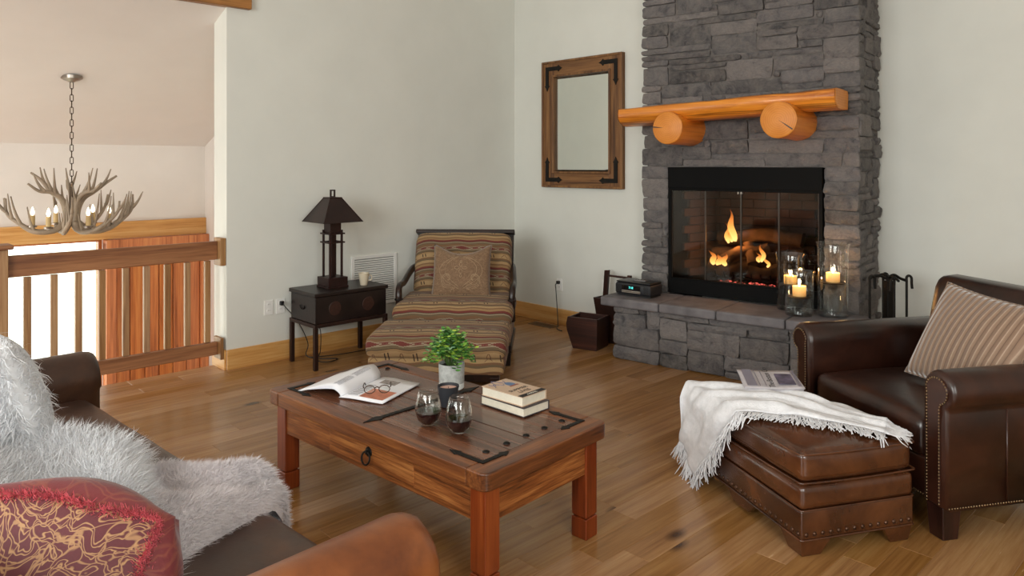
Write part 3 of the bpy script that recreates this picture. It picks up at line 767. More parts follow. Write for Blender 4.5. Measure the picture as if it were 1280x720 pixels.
# grate and logs
gr = MB()
for i in range(8): gr.tube([(0.36+i*0.075, 0.12, 0.20), (0.36+i*0.075, 0.14, 0.155), (0.36+i*0.075, 0.42, 0.155), (0.36+i*0.075, 0.46, 0.24)], 0.008, 6)
gr.tube([(0.33, 0.15, 0.147), (0.92, 0.15, 0.147)], 0.009, 6).tube([(0.33, 0.40, 0.147), (0.92, 0.40, 0.147)], 0.009, 6)
for x, y in ((0.36, 0.15), (0.885, 0.15), (0.36, 0.40), (0.885, 0.40)): gr.tube([(x, y, 0.147), (x, y, 0.098)], 0.009, 6)
gr.build('grate', M['iron'], gf, smooth='all')
def firelog(a, b, r, seed):
    a, b = Vector(a), Vector(b); n, k = 12, 9; d = (b-a); mb = MB(); pts = []; rad = []
    for i in range(k):
        u = i/(k-1); pts.append(a + d*u + Vector((0, 0, 0.02*sin(u*7+seed)))); rad.append(r*(1 + 0.18*noise.noise(Vector((u*5, seed, 0)))))
    mb.tube(pts, rad, n)
    mb.v = [tuple(Vector(p) + Vector((1, 1, 1))*0.012*noise.noise(Vector(p)*30 + Vector((seed, 0, 0)))) for p in mb.v]
    return mb.build('fire_log', M['char'], gf, smooth=60)
firelog((0.24, 0.38, 0.27), (1.0, 0.40, 0.30), 0.075, 1)
firelog((0.28, 0.18, 0.215), (0.62, 0.26, 0.22), 0.055, 2)
firelog((0.62, 0.17, 0.215), (0.98, 0.24, 0.21), 0.055, 3)
firelog((0.28, 0.42, 0.46), (0.98, 0.40, 0.48), 0.06, 4)
firelog((0.40, 0.17, 0.30), (0.74, 0.30, 0.40), 0.045, 5)
firelog((0.66, 0.16, 0.28), (0.56, 0.33, 0.41), 0.042, 6)
def flame_mat():
    m = NT('flame'); sep = m.n('SeparateXYZ', {0: m.n('TexCoord').outputs['Generated']})
    col = m.ramp(sep.outputs[2], [(0.0, (1.0, 0.62, 0.22)), (0.35, (1.0, 0.50, 0.12)), (0.8, (1.0, 0.30, 0.05)), (1.0, (0.9, 0.18, 0.02))])
    st = m.ramp(sep.outputs[2], [(0.0, (1, 1, 1)), (0.5, (0.6, 0.6, 0.6)), (1.0, (0.1, 0.1, 0.1))])
    em = m.n('Emission', {0: col, 1: m.math('MULTIPLY', st, 4.0)}); tr = m.n('BsdfTransparent')
    lw = m.n('LayerWeight', {0: 0.4}).outputs['Facing']
    f = m.ramp(lw, [(0.25, (1, 1, 1)), (0.95, (0.05, 0.05, 0.05))])
    mx = m.n('MixShader', {0: f}); m.t.links.new(tr.outputs[0], mx.inputs[1]); m.t.links.new(em.outputs[0], mx.inputs[2]); m.t.links.new(mx.outputs[0], m.out.inputs[0])
    return m.m
M['flame'] = flame_mat()
def flame(x, y, z, r, h, sway, seed):
    pts = []; rad = []
    for i in range(12):
        u = i/11; pts.append((x + sway*u*u + 0.012*sin(u*8+seed), y + 0.008*sin(u*6+seed*2), z + h*u)); rad.append(max(0.0015, r*(sin(pi*min(1, 0.16+u*0.86))**1.0)*(1-u*0.45)))
    mb = MB().tube(pts, rad, 10)
    mb.v = [(p[0], y + (p[1]-y)*0.6, p[2]) for p in mb.v]
    return mb.build('flame', M['flame'], gf, smooth='all')
for a in ((0.475, 0.22, 0.44, 0.036, 0.26, -0.035, 1), (0.425, 0.23, 0.42, 0.020, 0.17, -0.015, 2), (0.44, 0.24, 0.43, 0.022, 0.11, -0.01, 7), (0.36, 0.10, 0.255, 0.030, 0.11, -0.03, 3), (0.40, 0.11, 0.25, 0.032, 0.09, 0.0, 4), (0.445, 0.11, 0.25, 0.028, 0.10, 0.01, 8), (0.745, 0.14, 0.30, 0.022, 0.14, -0.02, 5), (0.72, 0.13, 0.30, 0.018, 0.07, -0.01, 9), (0.78, 0.15, 0.26, 0.016, 0.09, -0.03, 6)): flame(*a)
em = MB(); re = random.Random(5)
for i in range(70):
    em.ball((0.40 + re.random()*0.44, 0.07 + re.random()*0.06, 0.107 + re.random()*0.018), (0.010+re.random()*0.010, 0.010, 0.006+re.random()*0.008), 6, 4)
m = NT('embers'); r = m.noise(m.coord(), 42, 2)
m.p(Base_Color=(0.1, 0.03, 0.03, 1), Emission_Color=(1.0, 0.16, 0.14, 1), Emission_Strength=m.math('MULTIPLY', m.ramp(r, [(0.5, (0, 0, 0)), (0.62, (1, 1, 1))]), 2.2))
em.build('embers', m.m, gf, kind='stuff')
# ---------------------------------------------------------------- materials of the furniture
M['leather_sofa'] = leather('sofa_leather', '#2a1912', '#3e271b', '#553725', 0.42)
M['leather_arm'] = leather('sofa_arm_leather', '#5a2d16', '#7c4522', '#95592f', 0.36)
M['leather_chair'] = leather('armchair_leather', '#180b07', '#2d160e', '#412317', 0.32, 3.0, 0.2)
M['leather_ott'] = leather('ottoman_leather', '#27130a', '#4a2814', '#633a1f', 0.24, 3.0, 0.4)
M['dark_leg'] = wood('dark_leg_wood', '#1d0d09', '#2e1610', '#3f2117', 'Z', 25, 0.35, 0.05, 5)
M['nail'] = plain('nail_brass', '#8a7458', 0.35, 0.9, var=0.25)
M['nail_dark'] = plain('nail_bronze', '#5b4335', 0.35, 0.85, var=0.3)

def arm_profile(cx, cz, r, so, zb, win, wout, a1=-62, n=14):
    """rolled arm cross-section (x,z): so=+1 rolls towards +x"""
    pts = [(cx - so*win, zb), (cx - so*win, cz - r*0.6)]
    for i in range(n):
        a = radians(185 - (185 - a1)*i/(n-1)); pts.append((cx + so*r*cos(a), cz + r*sin(a)))
    pts += [(cx + so*wout, cz - r*1.05), (cx + so*wout, zb)]
    return pts
def extrude_round(prof, ys, scales):
    """profile rings along y, each scaled about the profile centre"""
    cx = sum(p[0] for p in prof)/len(prof); cz = sum(p[1] for p in prof)/len(prof); n = len(prof); vs = []
    for y, k in zip(ys, scales):
        for x, z in prof: vs.append((cx + (x-cx)*(1 - k/0.12 if False else 1) - (k if x > cx else -k)*min(1, abs(x-cx)/0.03), y, z - (k if z > cz else -k)*min(1, abs(z-cz)/0.03)))
    fs = [(i*n+k, i*n+(k+1) % n, (i+1)*n+(k+1) % n, (i+1)*n+k) for i in range(len(ys)-1) for k in range(n)]
    fs += [tuple(range(n-1, -1, -1)), tuple((len(ys)-1)*n+k for k in range(n))]
    return MB().add(vs, fs)

# ---------------------------------------------------------------- brown leather sofa (local x along it, +y its front)
SOFA_LOC, SOFA_ROT = (-0.559, 2.146, 0.0), radians(-42.53)
so = thing('leather_sofa', 'long dark brown leather sofa with rolled arms, seen from behind its near arm', 'sofa', SOFA_LOC, SOFA_ROT)
MB().rbox((-0.88, -0.46, 0.205), (2.34, 0.90, 0.17), 0.02, 4).build('base', M['leather_sofa'], so, smooth='all')
def seatfn(p):
    return (p[0], p[1], p[2] + 0.004*noise.noise(Vector((p[0]*6, p[1]*6, 2))))
MB().rbox((-0.88, -0.40, 0.385), (2.21, 0.82, 0.19), 0.055, 14, (0, 0, 0.012), seatfn).build('seat_cushion', M['leather_sofa'], so, smooth='all')
bt = Matrix.Rotation(radians(10), 3, 'X')
def backfn(p):
    q = bt @ Vector((p[0], p[1], p[2])); return tuple(q)
MB().rbox((-0.88, -0.90, 0.45), (2.36, 0.18, 0.66), 0.07, 8, (0, 0, 0), backfn).build('backrest', M['leather_sofa'], so, smooth='all')
# arms
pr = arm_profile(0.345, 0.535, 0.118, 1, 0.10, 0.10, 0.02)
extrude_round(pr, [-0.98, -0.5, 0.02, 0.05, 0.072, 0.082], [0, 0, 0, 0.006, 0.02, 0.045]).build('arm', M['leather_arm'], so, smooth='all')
pr = arm_profile(-2.09, 0.542, 0.122, -1, 0.10, 0.10, 0.02)
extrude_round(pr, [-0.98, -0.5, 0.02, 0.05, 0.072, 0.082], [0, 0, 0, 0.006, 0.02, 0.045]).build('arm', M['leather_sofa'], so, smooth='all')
for x, y in ((-2.08, 0.0), (0.32, 0.0), (-2.08, -0.88), (0.32, -0.88)):
    MB().frustum((x, y, 0), (0.05, 0.05), (0.075, 0.075), 0.12).build('leg', M['dark_leg'], so)
def sofa(x, y, z=0.0): return place(SOFA_LOC, SOFA_ROT, (x, y, z))

# ---------------------------------------------------------------- leather armchair (local -y its front, +x the arm nearer the viewer)
AC_LOC, AC_ROT = (1.677, 3.544, 0.0), radians(-77.2)
ac = thing('leather_armchair', 'dark brown leather club armchair with rolled nailhead arms by the hearth', 'armchair', AC_LOC, AC_ROT)
MB().rbox((0, 0.44, 0.22), (0.94, 0.84, 0.17), 0.015, 4).build('base', M['leather_chair'], ac, smooth='all')
MB().rbox((0, 0.345, 0.385), (0.75, 0.68, 0.18), 0.05, 12, (0, 0, 0.03)).build('seat_cushion', M['leather_chair'], ac, smooth='all')
rt = Matrix.Rotation(radians(-12), 3, 'X')
MB().rbox((0, 0.80, 0.635), (0.80, 0.22, 0.68), 0.09, 10, (0, 0.03, 0.0), lambda p: tuple(rt @ p)).build('backrest', M['leather_chair'], ac, smooth='all')
for sg in (1, -1):
    r = 0.085; cx, cz = sg*0.475, 0.625
    pr = arm_profile(cx, cz, r, sg, 0.136, 0.085, 0.045)
    extrude_round(pr, [0.0, 0.006, 0.02, 0.45, 0.84, 0.86], [0.012, 0.004, 0, 0, 0, 0.01]).build('arm', M['leather_chair'], ac, smooth='all')
    # front panel and its two rows of nails
    pp = [(cx - sg*0.052, 0.15), (cx - sg*0.052, cz - 0.01)] + [(cx + sg*0.056*cos(radians(a)), cz + 0.056*sin(radians(a))) for a in range(170, -75, -15)] + [(cx + sg*0.014, cz - 0.075), (cx + sg*0.014, 0.15)]
    pn = MB().prism(pp, 'y', -0.010, 0.004).build('arm_front_panel', M['leather_chair'], ac, bevel=0.004)
    nl = MB(); path = [Vector((x, 0, z)) for x, z in pp]; acc = 0.0
    for a, b in zip(path[:-1], path[1:]):
        L = (b-a).length; t = acc
        while t < L:
            q = a + (b-a)*(t/L); nl.ball((q.x, -0.0105, q.z), (0.0045, 0.003, 0.0045), 6, 4); t += 0.0135
        acc = t - L
    nl.build('nail_trim', M['nail'], pn, smooth='all', kind='stuff')
    # side welt with nails along the bottom
    bt_ = MB()
    for i in range(62): bt_.ball((cx + sg*0.046, 0.012 + i*0.0135, 0.148), (0.003, 0.0045, 0.0045), 6, 4)
    bt_.build('nail_trim', M['nail'], ac, smooth='all', kind='stuff')
    MB().tube([(cx + sg*0.046, 0.30, 0.15), (cx + sg*0.046, 0.30, 0.54)], 0.0035, 6).build('side_welt', M['leather_chair'], ac, smooth='all')
bt_ = MB()
for i in range(58): bt_.ball((-0.385 + i*0.0135, 0.018, 0.148), (0.0045, 0.003, 0.0045), 6, 4)
bt_.build('nail_trim', M['nail'], ac, smooth='all', kind='stuff')
for x, y in ((0.45, 0.05), (-0.45, 0.05), (0.45, 0.82), (-0.45, 0.82)):
    MB().frustum((x, y, 0), (0.075, 0.075), (0.092, 0.092), 0.14).build('leg', M['dark_leg'], ac, bevel=0.004)
def chair(x, y, z=0.0): return place(AC_LOC, AC_ROT, (x, y, z))

# ---------------------------------------------------------------- cushions
def pillow_surf(w, h, t, pinch=0.05, side=1, seed=0.0, rnd=0.0):
    def P(u, v):
        a, b = 2*u-1, 2*v-1
        ro = max(abs(a), abs(b)); rl = sqrt(a*a + b*b) or 1.0
        kr = 1 - rnd*(1 - ro/rl)/0.293*ro**6*0.30
        x = a*kr*w/2*(1 - pinch*(1-b*b)); z = b*kr*h/2*(1 - pinch*(1-a*a))
        k = (max(0, 1-a*a)*max(0, 1-b*b))**0.42
        y = -side*(t/2)*k
        y += 0.007*noise.noise(Vector((a*2.2+seed, b*2.2, side)))*k
        return (x, y, z)
    return P
def pillow_mesh(w, h, t, pinch=0.05, n=30, seed=0.0, fn=None, rnd=0.0):
    mb = MB()
    for sd in (1, -1):
        P = pillow_surf(w, h, t, pinch, sd, seed, rnd)
        mb.grid((lambda u, v: fn(P(u, v))) if fn else P, n, n)
    return mb
def merge(o, d=0.0005):
    bm = bmesh.new(); bm.from_mesh(o.data); bmesh.ops.remove_doubles(bm, verts=bm.verts, dist=d); bmesh.ops.recalc_face_normals(bm, faces=bm.faces); bm.to_mesh(o.data); bm.free()
    o.data.polygons.foreach_set('use_smooth', [True]*len(o.data.polygons)); return o
def piping(w, h, pinch, r=0.004, n=24):
    pts = []
    for k in range(4):
        for i in range(n):
            a = -1 + 2*i/n
            x, z = ((a, -1), (1, a), (-a, 1), (-1, -a))[k]
            pts.append((x*w/2*(1-pinch*(1-z*z)), 0, z*h/2*(1-pinch*(1-x*x))))
    return MB().tube(pts, r, 6, closed=True)

def cord_mat():
    m = NT('corduroy_velvet'); co = m.coord(); sep = m.n('SeparateXYZ', {0: co})
    x = m.math('ADD', sep.outputs[0], m.math('MULTIPLY', sep.outputs[2], -0.10))
    w = m.math('PINGPONG', x, 0.0165); w = m.math('DIVIDE', w, 0.0165)
    nz = m.noise(co, 60, 3)
    col = m.ramp(w, [(0.0, lin('#5d4638')), (0.14, lin('#866c58')), (0.82, lin('#937965')), (0.93, lin('#b39c87')), (1.0, lin('#b39c87'))])
    col = m.mix(m.math('MULTIPLY', nz, 0.4), col, lin('#6a5142'))
    m.bump(w, 0.8, 0.008)
    return m.p(Base_Color=col, Roughness=0.8, Sheen_Weight=0.5, Sheen_Roughness=0.4)
M['cord'] = cord_mat()
tp = thing('corduroy_pillow', 'tan ribbed corduroy pillow leaning in the leather armchair', 'pillow', chair(0.205, 0.44, 0.735), AC_ROT)
tp.rotation_euler = (radians(-27), radians(4), AC_ROT)
merge(pillow_mesh(0.56, 0.50, 0.19, 0.07, 34, 2.0).build('cover', M['cord'], tp))
piping(0.56, 0.50, 0.07, 0.004).build('seam', M['cord'], tp, smooth='all')

def paisley(name, base, line, scale, amt=1.0, rough=0.8, sheen=0.3):
    m = NT(name); co = m.coord()
    warp = m.n('VectorMath', {0: m.noise(co, scale*0.32, 2, 0.5, 0.6, out=1), 1: (0.5, 0.5, 0.5)}, operation='SUBTRACT').outputs[0]
    v = m.n('VectorMath', {0: co, 1: m.n('VectorMath', {0: warp}, operation='SCALE').outputs[0]}, operation='ADD')
    m.set(v.inputs[1].links[0].from_node.inputs['Scale'], 0.16)
    w1 = m.n('TexWave', {'Vector': v.outputs[0], 'Scale': scale*0.55, 'Distortion': 7.0, 'Detail': 2.0, 'Detail Scale': 1.4}, wave_type='RINGS').outputs['Fac']
    vo = m.n('TexVoronoi', {'Vector': v.outputs[0], 'Scale': scale*0.9}, feature='DISTANCE_TO_EDGE').outputs['Distance']
    f = m.math('MAXIMUM', m.ramp(w1, [(0.62, (0, 0, 0)), (0.74, (1, 1, 1)), (0.86, (1, 1, 1)), (0.97, (0, 0, 0))]), m.ramp(vo, [(0.02, (0.8, 0.8, 0.8)), (0.05, (0, 0, 0))]))
    f = m.math('MULTIPLY', f, amt)
    nz = m.noise(co, 120, 2)
    col = m.mix(f, m.mix(m.math('MULTIPLY', nz, 0.5), base, tuple(c*0.55 for c in base[:3])+(1,)), line)
    m.bump(m.math('ADD', f, nz), 0.25, 0.003)
    return m.p(Base_Color=col, Roughness=rough, Sheen_Weight=sheen)
M['paisley_tan'] = paisley('tan_paisley', lin('#76593f'), lin('#9c8062'), 30, 0.6)
M['thread'] = plain('tan_thread', '#b39a7b', 0.85)
M['paisley_red'] = paisley('red_gold_paisley', lin('#5c1a22'), lin('#b58a5c'), 24, 0.8, 0.6, 0.4)
M['red_flange'] = paisley('red_satin', lin('#742428'), lin('#9c5a3c'), 12, 0.3, 0.6, 0.2)
M['red_fringe'] = plain('red_eyelash_trim', '#c45a62', 0.8, var=0.35, scale=40)

# ---------------------------------------------------------------- striped armchair and its ottoman
def southwest():
    m = NT('southwest_stripe'); co = m.coord(); s = m.n('SeparateXYZ', {0: co}); u = s.outputs[0]
    v = m.math('ADD', s.outputs[1], s.outputs[2])
    v = m.math('MULTIPLY_ADD', m.noise(co, 7, 2), 0.008, v)
    wav = m.math('SINE', m.math('MULTIPLY', u, 27.0)); v2 = m.math('MULTIPLY_ADD', wav, 0.006, v)
    per = 0.31
    w = m.math('FRACT', m.math('DIVIDE', m.math('ADD', v2, 3.194), per))
    T, L, Br, Ol, Rd, Gy, Dk = [lin(c) for c in ('#94754f', '#a98b62', '#76563a', '#69583f', '#6c2d26', '#94866e', '#3d2b1e')]
    col = m.ramp(w, [(0.0, Br), (0.05, L), (0.20, T), (0.25, Dk), (0.265, Ol), (0.33, Gy), (0.36, Rd), (0.44, Gy), (0.46, Br), (0.54, Ol), (0.60, Gy), (0.63, Dk), (0.65, Rd), (0.72, T), (0.80, Br), (0.84, L), (0.94, Ol)], 'CONSTANT')
    tri = m.math('PINGPONG', u, 0.115); tri = m.math('DIVIDE', tri, 0.115)
    step = m.math('SNAP', tri, 0.16)
    d = m.math('ADD', m.math('MULTIPLY', m.math('ABSOLUTE', m.math('SUBTRACT', w, 0.40)), 9.0), step)
    dia = m.math('LESS_THAN', d, 0.62); dia2 = m.math('LESS_THAN', d, 0.82)
    col = m.mix(dia2, col, Gy); col = m.mix(dia, col, Rd)
    f2 = m.math('FRACT', m.math('DIVIDE', u, 0.20))
    inb = m.math('MULTIPLY', m.math('GREATER_THAN', w, 0.08), m.math('LESS_THAN', w, 0.19))
    sl = m.math('ADD', f2, m.math('MULTIPLY', w, 0.25))
    d1 = m.math('LESS_THAN', m.math('ABSOLUTE', m.math('SUBTRACT', sl, 0.30)), 0.022); d2 = m.math('LESS_THAN', m.math('ABSOLUTE', m.math('SUBTRACT', sl, 0.42)), 0.022)
    col = m.mix(m.math('MULTIPLY', inb, m.math('MAXIMUM', d1, d2)), col, Dk)
    arch = m.math('LESS_THAN', m.math('ABSOLUTE', m.math('SUBTRACT', m.math('ADD', m.math('ABSOLUTE', m.math('SUBTRACT', f2, 0.85)), m.math('MULTIPLY', w, 1.1)), 0.22)), 0.018)
    col = m.mix(m.math('MULTIPLY', inb, arch), col, Br)
    nz = m.noise(m.mapping(co, (1, 1, 3)), 90, 3, 0.6)
    col = m.mix(m.math('MULTIPLY', nz, 0.55), col, m.mix(0.6, col, Dk))
    m.bump(nz, 0.3, 0.004)
    return m.p(Base_Color=col, Roughness=0.9, Sheen_Weight=0.05)
M['southwest'] = southwest()
M['ebony'] = wood('ebony_frame', '#0e0705', '#1d0f0a', '#2c1810', 'Z', 20, 0.3, 0.05, 4)
SW_LOC, SW_ROT = (-0.475, 5.74, 0.0), radians(-3)
sw = thing('striped_armchair', 'wide dark wood armchair in southwestern striped fabric in the room corner', 'armchair', SW_LOC, SW_ROT)
def swf(p): return (p[0], p[1], p[2] + 0.005*noise.noise(Vector((p[0]*5, p[1]*5, 4))))
MB().rbox((0, 0.36, 0.385), (0.96, 0.72, 0.17), 0.07, 12, (0, 0.015, 0.025), swf).build('seat_cushion', M['southwest'], sw, smooth='all')
MB().rbox((0, 0.36, 0.22), (0.92, 0.68, 0.15), 0.03, 5).build('seat_base', M['southwest'], sw, smooth='all')
rb = Matrix.Rotation(radians(-20), 3, 'X')
MB().rbox((0, 0.80, 0.675), (0.86, 0.19, 0.58), 0.08, 12, (0, 0.03, 0.01), lambda p: tuple(rb @ p)).build('back_cushion', M['southwest'], sw, smooth='all')
fb = MB()
fb.box((0, 0.935, 0.66), (0.88, 0.05, 0.60), Matrix.Rotation(radians(-20), 3, 'X'))
fb.box((0, 0.985, 0.955), (0.90, 0.09, 0.035), Matrix.Rotation(radians(-20), 3, 'X'))
fb.build('back_frame', M['ebony'], sw, bevel=0.008)
for sg in (-1, 1):
    pts = spline([(sg*0.435, 0.90, 0.66), (sg*0.445, 0.78, 0.655), (sg*0.455, 0.62, 0.62), (sg*0.465, 0.46, 0.575), (sg*0.468, 0.34, 0.575), (sg*0.466, 0.27, 0.555), (sg*0.462, 0.245, 0.50), (sg*0.462, 0.25, 0.44), (sg*0.462, 0.26, 0.30)], 5)
    MB().tube(pts, 0.027, 8).build('arm', M['ebony'], sw, smooth='all')
    MB().lathe([(0.03, 0), (0.036, 0.006), (0.036, 0.014), (0.03, 0.02)], 12).build('arm_ring', M['ebony'], sw.children[-1], (sg*0.462, 0.249, 0.462), smooth=True)
fr = MB().bb(-0.47, 0.47, 0.03, 0.07, 0.10, 0.16).bb(-0.47, -0.43, 0.07, 0.68, 0.10, 0.16).bb(0.43, 0.47, 0.07, 0.68, 0.10, 0.16)
fr.build('seat_frame', M['ebony'], sw, bevel=0.005)
for x, y in ((-0.44, 0.05), (0.44, 0.05), (-0.42, 0.80), (0.42, 0.80)):
    MB().frustum((x, y, 0), (0.04, 0.04), (0.06, 0.06), 0.16 if y < 0.5 else 0.30).build('leg', M['ebony'], sw, bevel=0.004)
def swc(x, y, z): return place(SW_LOC, SW_ROT, (x, y, z))
pp = thing('paisley_pillow', 'square brown paisley pillow with pointed corners on the striped armchair', 'pillow', swc(0.025, 0.49, 0.675), SW_ROT)
pp.rotation_euler = (radians(-19), 0, SW_ROT)
def pinchtop(p):
    x, y, z = p; k = max(0, z/0.22); return (x, y + 0.02*k*k, z - 0.075*k*k*max(0, 1-(x/0.24)**2)**1.5)
merge(pillow_mesh(0.50, 0.46, 0.17, 0.05, 30, 5.0, pinchtop).build('cover', M['paisley_tan'], pp))
Pt = pillow_surf(0.50, 0.46, 0.17, 0.05, 1, 5.0)
def stitch(mb, pts, r=0.0016):
    mb.tube([Vector(pinchtop(Pt(0.5 + x/0.50, 0.5 + z/0.46))) + Vector((0, -0.001, 0)) for x, z in pts], r, 5)
emb = MB(); cz0 = 0.01
for dx, dz, a, b in ((0, 0.032, 0.013, 0.020), (0, -0.032, 0.013, 0.020), (0.034, 0, 0.021, 0.013), (-0.034, 0, 0.021, 0.013), (0, 0.066, 0.008, 0.010), (0, -0.07, 0.008, 0.014)):
    stitch(emb, [(dx + a*cos(2*pi*i/16), cz0 + dz + b*sin(2*pi*i/16)) for i in range(17)])
for sg in (-1, 1):
    for k, (r0, r1) in enumerate(((0.085, 0.010), (0.070, 0.014), (0.055, 0.008))):
        stitch(emb, [(sg*(0.115 + (r0 + (r1-r0)*t/30)*cos(-2.2 + t*0.22)*0.9), -0.085 + (r0 + (r1-r0)*t/30)*sin(-2.2 + t*0.22)) for t in range(31)], 0.0013)
    stitch(emb, [(sg*(0.02 + 0.12*sin(pi*t/24)), -0.15 + 0.29*t/24) for t in range(25)], 0.0013)
    stitch(emb, [(sg*(0.02 + 0.17*sin(pi*t/24)), -0.17 + 0.32*t/24) for t in range(25)], 0.0013)
    stitch(emb, [(sg*(0.05 + 0.02*t/10), -0.17 + 0.012*sin(t)) for t in range(14)], 0.0013)
emb.build('embroidery', M['thread'], pp, smooth='all', kind='stuff')
# ottoman
wo = thing('striped_ottoman', 'wide striped southwestern fabric ottoman in front of the striped armchair', 'ottoman', (-0.515, 5.37, 0.0), radians(-3))
MB().rbox((0, 0, 0.305), (0.99, 0.62, 0.15), 0.055, 12, (0, 0.01, 0.02), swf).build('top_cushion', M['southwest'], wo, smooth='all')
MB().rbox((0, 0, 0.175), (0.95, 0.58, 0.115), 0.025, 6).build('upholstered_box', M['southwest'], wo, smooth='all')
MB().bb(-0.44, 0.44, -0.27, 0.27, 0.07, 0.125).build('base_frame', M['ebony'], wo, bevel=0.005)
for x in (-1, 1):
    for y in (-1, 1): MB().frustum((x*0.41, y*0.245, 0), (0.045, 0.045), (0.065, 0.065), 0.10).build('leg', M['ebony'], wo, bevel=0.004)

# ---------------------------------------------------------------- leather ottoman
LO_LOC, LO_ROT = (1.295, 3.429, 0.0), radians(15.5)
lo = thing('leather_ottoman', 'glossy brown leather ottoman with nailheads under a white throw', 'ottoman', LO_LOC, LO_ROT)
hx, hy = 0.273, 0.442
MB().rbox((0, 0, 0.129), (2*hx, 2*hy, 0.118), 0.008, 5).build('nail_band', M['leather_ott'], lo, smooth='all')
MB().rbox((0, 0, 0.238), (2*hx+0.004, 2*hy+0.004, 0.098), 0.022, 8, (0.006, 0.006, 0)).build('middle_box', M['leather_ott'], lo, smooth='all')
def lof(p): return (p[0] + 0.003*noise.noise(Vector((p[1]*9, p[2]*9, 1))), p[1] + 0.003*noise.noise(Vector((p[0]*9, p[2]*9, 7))), p[2] + 0.005*noise.noise(Vector((p[0]*7, p[1]*7, 3))))
MB().rbox((0, 0, 0.360), (2*hx-0.004, 2*hy-0.004, 0.128), 0.03, 16, (0.014, 0.014, 0.03), lof).build('cushion', M['leather_ott'], lo, smooth='all')
for z, k in ((0.414, 0.004), (0.302, 0.006), (0.190, 0.002), (0.072, 0.002)):
    a, b = hx+k, hy+k; q = 0.014; pts = []
    for (sx, sy) in ((1, 1), (-1, 1), (-1, -1), (1, -1)):
        c0 = {(1, 1): 0, (-1, 1): 90, (-1, -1): 180, (1, -1): 270}[(sx, sy)]
        pts += [(sx*(a-q) + q*cos(radians(c0+t)), sy*(b-q) + q*sin(radians(c0+t)), z) for t in (0, 30, 60, 90)]
        nxt = {(1, 1): (-1, 1), (-1, 1): (-1, -1), (-1, -1): (1, -1), (1, -1): (1, 1)}[(sx, sy)]
        e0 = Vector(pts[-1]); e1 = Vector((nxt[0]*(a-q), nxt[1]*(b-q), z)) + {90: Vector((0, q, 0)), 180: Vector((-q, 0, 0)), 270: Vector((0, -q, 0)), 360: Vector((q, 0, 0))}[c0+90]
        if z in (0.414, 0.302):
            for i in range(1, 10): pts.append(tuple(e0.lerp(e1, i/10) + Vector((sx and (0.010 if c0 in (0,) else 0), 0, 0))*0 + Vector(((0.012*sin(pi*i/10)) * (1 if c0+90 == 360 else -1 if c0+90 == 180 else 0), (0.012*sin(pi*i/10)) * (1 if c0+90 == 90 else -1 if c0+90 == 270 else 0), 0))))
    MB().tube(pts, 0.0045, 6, closed=True).build('welt', M['leather_ott'], lo, smooth='all')
nl = MB()
for i in range(24): nl.ball((-hx-0.001, -hy+0.02+i*0.0367, 0.094), (0.005, 0.0088, 0.0088), 8, 6).ball((hx+0.001, -hy+0.02+i*0.0367, 0.094), (0.005, 0.0088, 0.0088), 8, 6)
for i in range(14): nl.ball((-hx+0.024+i*0.0383, -hy-0.001, 0.094), (0.0088, 0.005, 0.0088), 8, 6).ball((-hx+0.024+i*0.0383, hy+0.001, 0.094), (0.0088, 0.005, 0.0088), 8, 6)
nl.build('nailheads', M['nail_dark'], lo, smooth='all', kind='stuff')
for x in (-1, 1):
    for y in (-1, 1):
        c = (x*(hx-0.05), y*(hy-0.055), 0)
        mb = MB(); ox, oy = x*(hx-0.002), y*(hy-0.002)
        T = [(ox, oy), (ox - x*0.15, oy), (ox - x*0.15, oy - y*0.03), (ox - x*0.03, oy - y*0.15), (ox, oy - y*0.15)]
        B = [(ox - x*0.012, oy - y*0.012), (ox - x*0.10, oy - y*0.012), (ox - x*0.10, oy - y*0.03), (ox - x*0.03, oy - y*0.10), (ox - x*0.012, oy - y*0.10)]
        mb.add([(p[0], p[1], 0.0) for p in B] + [(p[0], p[1], 0.075) for p in T], [(4, 3, 2, 1, 0), (5, 6, 7, 8, 9)] + [(i, (i+1) % 5, 5+(i+1) % 5, 5+i) for i in range(5)])
        mb.build('leg', M['leather_ott'], lo, bevel=0.003)
    mb = MB(); ox = x*(hx-0.004)
    mb.prism([(-0.13, 0.075), (-0.07, 0.018), (0.05, 0.018), (0.11, 0.075)], 'x', min(ox, ox - x*0.03), max(ox, ox - x*0.03))
    mb.build('side_skirt', M['leather_ott'], lo, bevel=0.003)
def lot(x, y, z=0.0): return place(LO_LOC, LO_ROT, (x, y, z))

# ---------------------------------------------------------------- coffee table (local x its long side)
CT_LOC, CT_ROT = (-0.392, 3.361, 0.0), radians(-42.5)
M['table_top'] = wood('table_top_wood', '#3a2013', '#5d3723', '#7c4f34', 'X', 20, 0.27, 0.12, 8.0, tint=0.25, coat=0.25)
M['table_edge'] = wood('table_edge_wood', '#42220f', '#6c3d1f', '#90592c', 'X', 36, 0.36, 0.2, 8.0, coat=0.15)
M['table_edge_y'] = wood('table_edge_wood_y', '#42220f', '#6c3d1f', '#90592c', 'Y', 36, 0.36, 0.2, 8.0, coat=0.15)
M['apron'] = wood('apron_wood', '#452008', '#874c22', '#b67840', 'X', 60, 0.45, 0.4, 8.0)
M['apron_y'] = wood('apron_wood_y', '#452008', '#874c22', '#b67840', 'Y', 60, 0.45, 0.4, 8.0)
M['table_leg'] = wood('table_leg_wood', '#521f0b', '#7c3413', '#93481f', 'Z', 18, 0.33, 0.08, 8.0, coat=0.2)
ct = thing('coffee_table', 'rustic dark brown wood coffee table with iron straps, under the books and wine glasses', 'table', CT_LOC, CT_ROT)
TX, TY, ZT = 0.745, 0.372, 0.48
bw = 0.10
